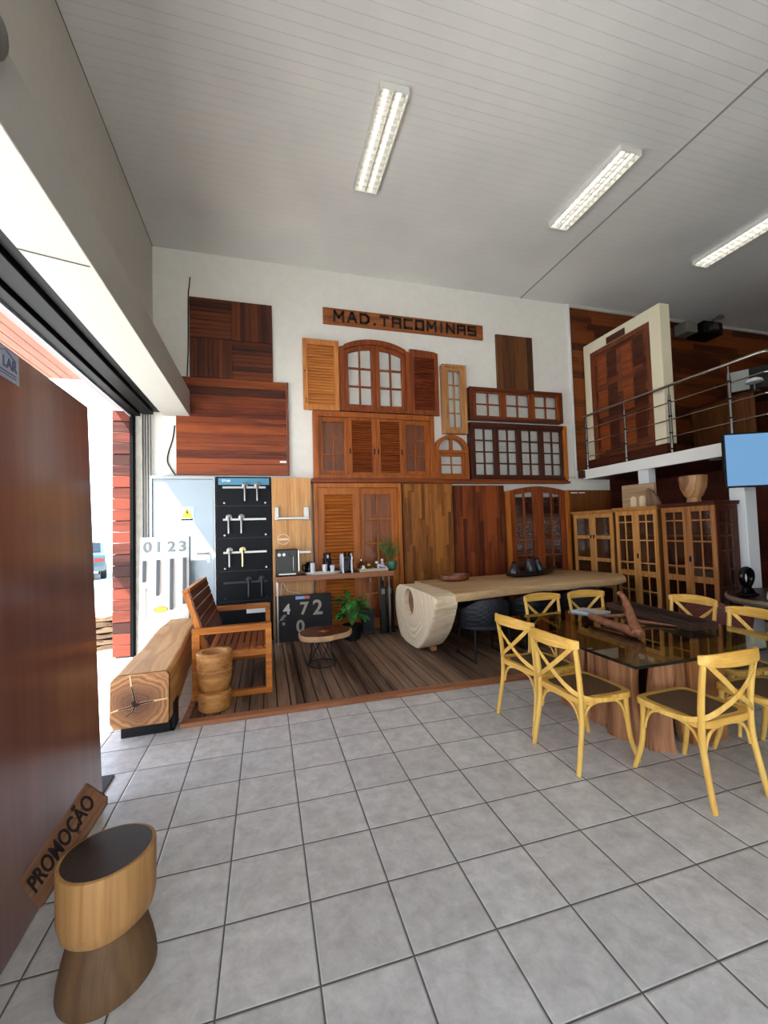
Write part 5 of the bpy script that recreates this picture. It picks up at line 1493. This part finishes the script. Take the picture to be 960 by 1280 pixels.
# promotion plank leaning on the stool rim
C0 = Vector((-0.9433, 2.0062, 0.3056)); C1 = Vector((-0.8421, 1.9193, 0.2555)); C2 = Vector((-0.6388, 1.9919, 0.5590)); C3 = Vector((-0.7399, 2.0787, 0.6091))
ex = (C2-C1); wl = ex.length; ex.normalize(); ez = (C0-C1); wh = ez.length; ez = (ez - ex*ez.dot(ex)).normalized(); ey = ez.cross(ex)
t = thing('promotion_sign', 'small slanted wooden plank sign in black hand lettering, leaning behind the stool', 'sign')
t.matrix_world = Matrix(((ex.x, ey.x, ez.x, C1.x), (ex.y, ey.y, ez.y, C1.y), (ex.z, ey.z, ez.z, C1.z), (0, 0, 0, 1)))
M_pk = wood('sign_plank_wood', '#5a3b28', '#8a6243', 'X', rough=.6)
B().prism([(0, 0), (.012, -.006), (wl-.01, .0), (wl+.008, .02), (wl-.004, wh), (.006, wh)], .0, .018, 'Y').build('plank', M_pk, t, .002)
text('PROMOÇÃO', .098, .003, plain('sign_ink', '#1b1210', .6), 'lettering', t, face_front(wl*.5, -.0022, wh*.50), .0018, sx=wl*.93/.60)
t = thing('doormat', 'dark doormat just showing past the edge of the left panel', 'mat', (-1.22, 3.03, .001))
B().box(-.20, .20, -.30, .30, 0, .012).build('mat', plain('mat_dark', '#3b3a3c', .95, noise=.3), t)

t = thing('wall_fixture', 'dark grey rounded fixture on the beam at the top left corner', 'fixture', (-1.049, 1.93, 3.60))
B().blob((.03, 0, .05), (.05, .07, .10), 18, 10).build('housing', plain('fixture_grey', '#55544f', .5), t)
B().box(0, .012, -.05, .05, -.02, .12).build('back_plate', M_grey, t, .002)
# cables on the walls
tag(B().tube([(-1.265, 6.69, 3.25), (-1.29, 6.688, 3.05), (-1.35, 6.686, 2.84), (-1.36, 6.684, 2.70), (-1.30, 6.682, 2.58), (-1.255, 6.675, 2.51)], .009, 6, sm=5).build('cable', M_black), 'black cable looping down left of the red brown plank panel', 'cable')
tag(B().tube([(-1.04, 6.69, 5.52), (-1.05, 6.69, 5.38), (-1.065, 6.69, 5.22), (-1.07, 6.69, 4.6), (-1.075, 6.69, 4.35), (-1.09, 6.69, 4.0)], .009, 6, sm=4).build('cable', M_black), 'black cable running down the left edge of the dark parquet panel', 'cable')
tag(B().tube([(-1.415, 2.95, 3.385), (-1.30, 2.98, 3.383), (-1.07, 3.05, 3.386)], .003, 5).build('wire', M_black), 'thin wire across the white underside of the beam', 'wire')
b = B().tube([(5.46, 6.69, 2.60), (5.52, 6.685, 2.54), (5.66, 6.685, 2.53), (5.72, 6.66, 2.54)], .012, 8, sm=4)
tag(b.build('wall_pipe', plain('pipe_white', '#bdbbb3', .5)), 'short white conduit beside the mezzanine corner', 'pipe')

# ---------------------------------------------------------------- street
def car(lab, loc, rz, col):
    t = thing('car', lab, 'car', loc, rz, None)
    prof = [(-2.1, .35), (-2.05, .75), (-1.9, .95), (-1.2, 1.02), (-.75, 1.45), (.85, 1.47), (1.5, 1.05), (2.05, .98), (2.15, .7), (2.12, .35)]
    pm = plain('car_paint_'+col[1:], col, .25, coat=.6)
    B().prism(prof, -.85, .85, 'Y').build('body', pm, t, .06)
    gl = plain('car_glass', '#141a20', .1)
    for s in (-1, 1):
        B().prism([(-1.1, 1.03), (-.7, 1.38), (.78, 1.40), (1.35, 1.06)], s*.852, s*.862, 'Y').build('side_window', gl, t)
    B().prism([(-1.16, 1.06), (-.80, 1.44), (-.815, 1.45), (-1.18, 1.07)], -.7, .7, 'Y').build('windscreen', gl, t)
    B().prism([(.92, 1.455), (1.46, 1.085), (1.47, 1.10), (.93, 1.47)], -.7, .7, 'Y').build('rear_window', gl, t)
    for x in (-1.35, 1.3):
        for s in (-1, 1):
            w_ = B().lathe([(.18, -.10), (.31, -.10), (.33, -.07), (.33, .07), (.31, .10), (.18, .10)], (0, 0, 0), 24, Matrix.Translation((x, s*.80, .33)) @ Matrix.Rotation(R_(90), 4, 'X')).build('wheel', plain('tyre', '#141414', .8), t)
            B().lathe([(.17, -.11), (.17, .11)], (0, 0, 0), 16, Matrix.Translation((x, s*.80, .33)) @ Matrix.Rotation(R_(90), 4, 'X')).build('hub', M_steel, w_)
    for s in (-1, 1):
        B().box(2.10, 2.15, s*.62-.15, s*.62+.15, .72, .86).build('tail_light', plain('tail_red', '#7d1d18', .3), t)
    B().box(2.15, 2.16, -.25, .25, .5, .62).build('number_plate', M_white, t)
    return t
car('dark teal car parked across the street, seen through the opening', (-7.6, 20.6, -.02), R_(-70), '#2f464f')
car('dark car farther left in the street, mostly hidden by the left panel', (-10.6, 24.5, -.02), R_(-80), '#1d2226')
t = thing('utility_pole', 'thin grey utility pole with cross arms in the bright street', 'pole', (-16.5, 48, -.02))
B().tube([(0, 0, 0), (0, 0, 9)], [.14, .10], 10).build('pole', M_conc, t)
B().box(-1.2, 1.2, -.06, .06, 7.6, 7.75).box(-.9, .9, -.06, .06, 6.8, 6.9).build('cross_arm', M_conc, t)
for i in range(6):
    t = thing('wood_offcut', ['lowest', 'second lowest', 'third lowest', 'third highest', 'second highest', 'topmost'][i] + ' rough wooden offcut in the stack outside the pillar', 'wood piece', (-2.42, 7.25, -.02+i*.085), R_(18 + (-1)**i*5), 'rough offcuts stacked outside')
    b = B(); n_ = 9; vs = []; fs = []
    for j in range(n_+1):
        f = j/n_; x = -.30+f*.60; z = .016*math.sin(f*12+i*2)
        vs += [(x, -.17, .002), (x, .17, .002), (x, .17-.02*math.sin(j*2), .068+min(.012, max(-.02, z))), (x, -.17+.02*math.sin(j*3), .062+min(.012, max(-.02, z)))]
    for j in range(n_):
        for k_ in range(4): fs.append((j*4+k_, j*4+(k_+1) % 4, (j+1)*4+(k_+1) % 4, (j+1)*4+k_))
    fs += [(3, 2, 1, 0), tuple(n_*4+k_ for k_ in range(4))]
    b.add(vs, fs); b.build('offcut', wood('offcut_wood', '#4d3b2c', '#8f7a62', 'X', rough=.8) if i == 0 else bpy.data.materials['offcut_wood'], t)
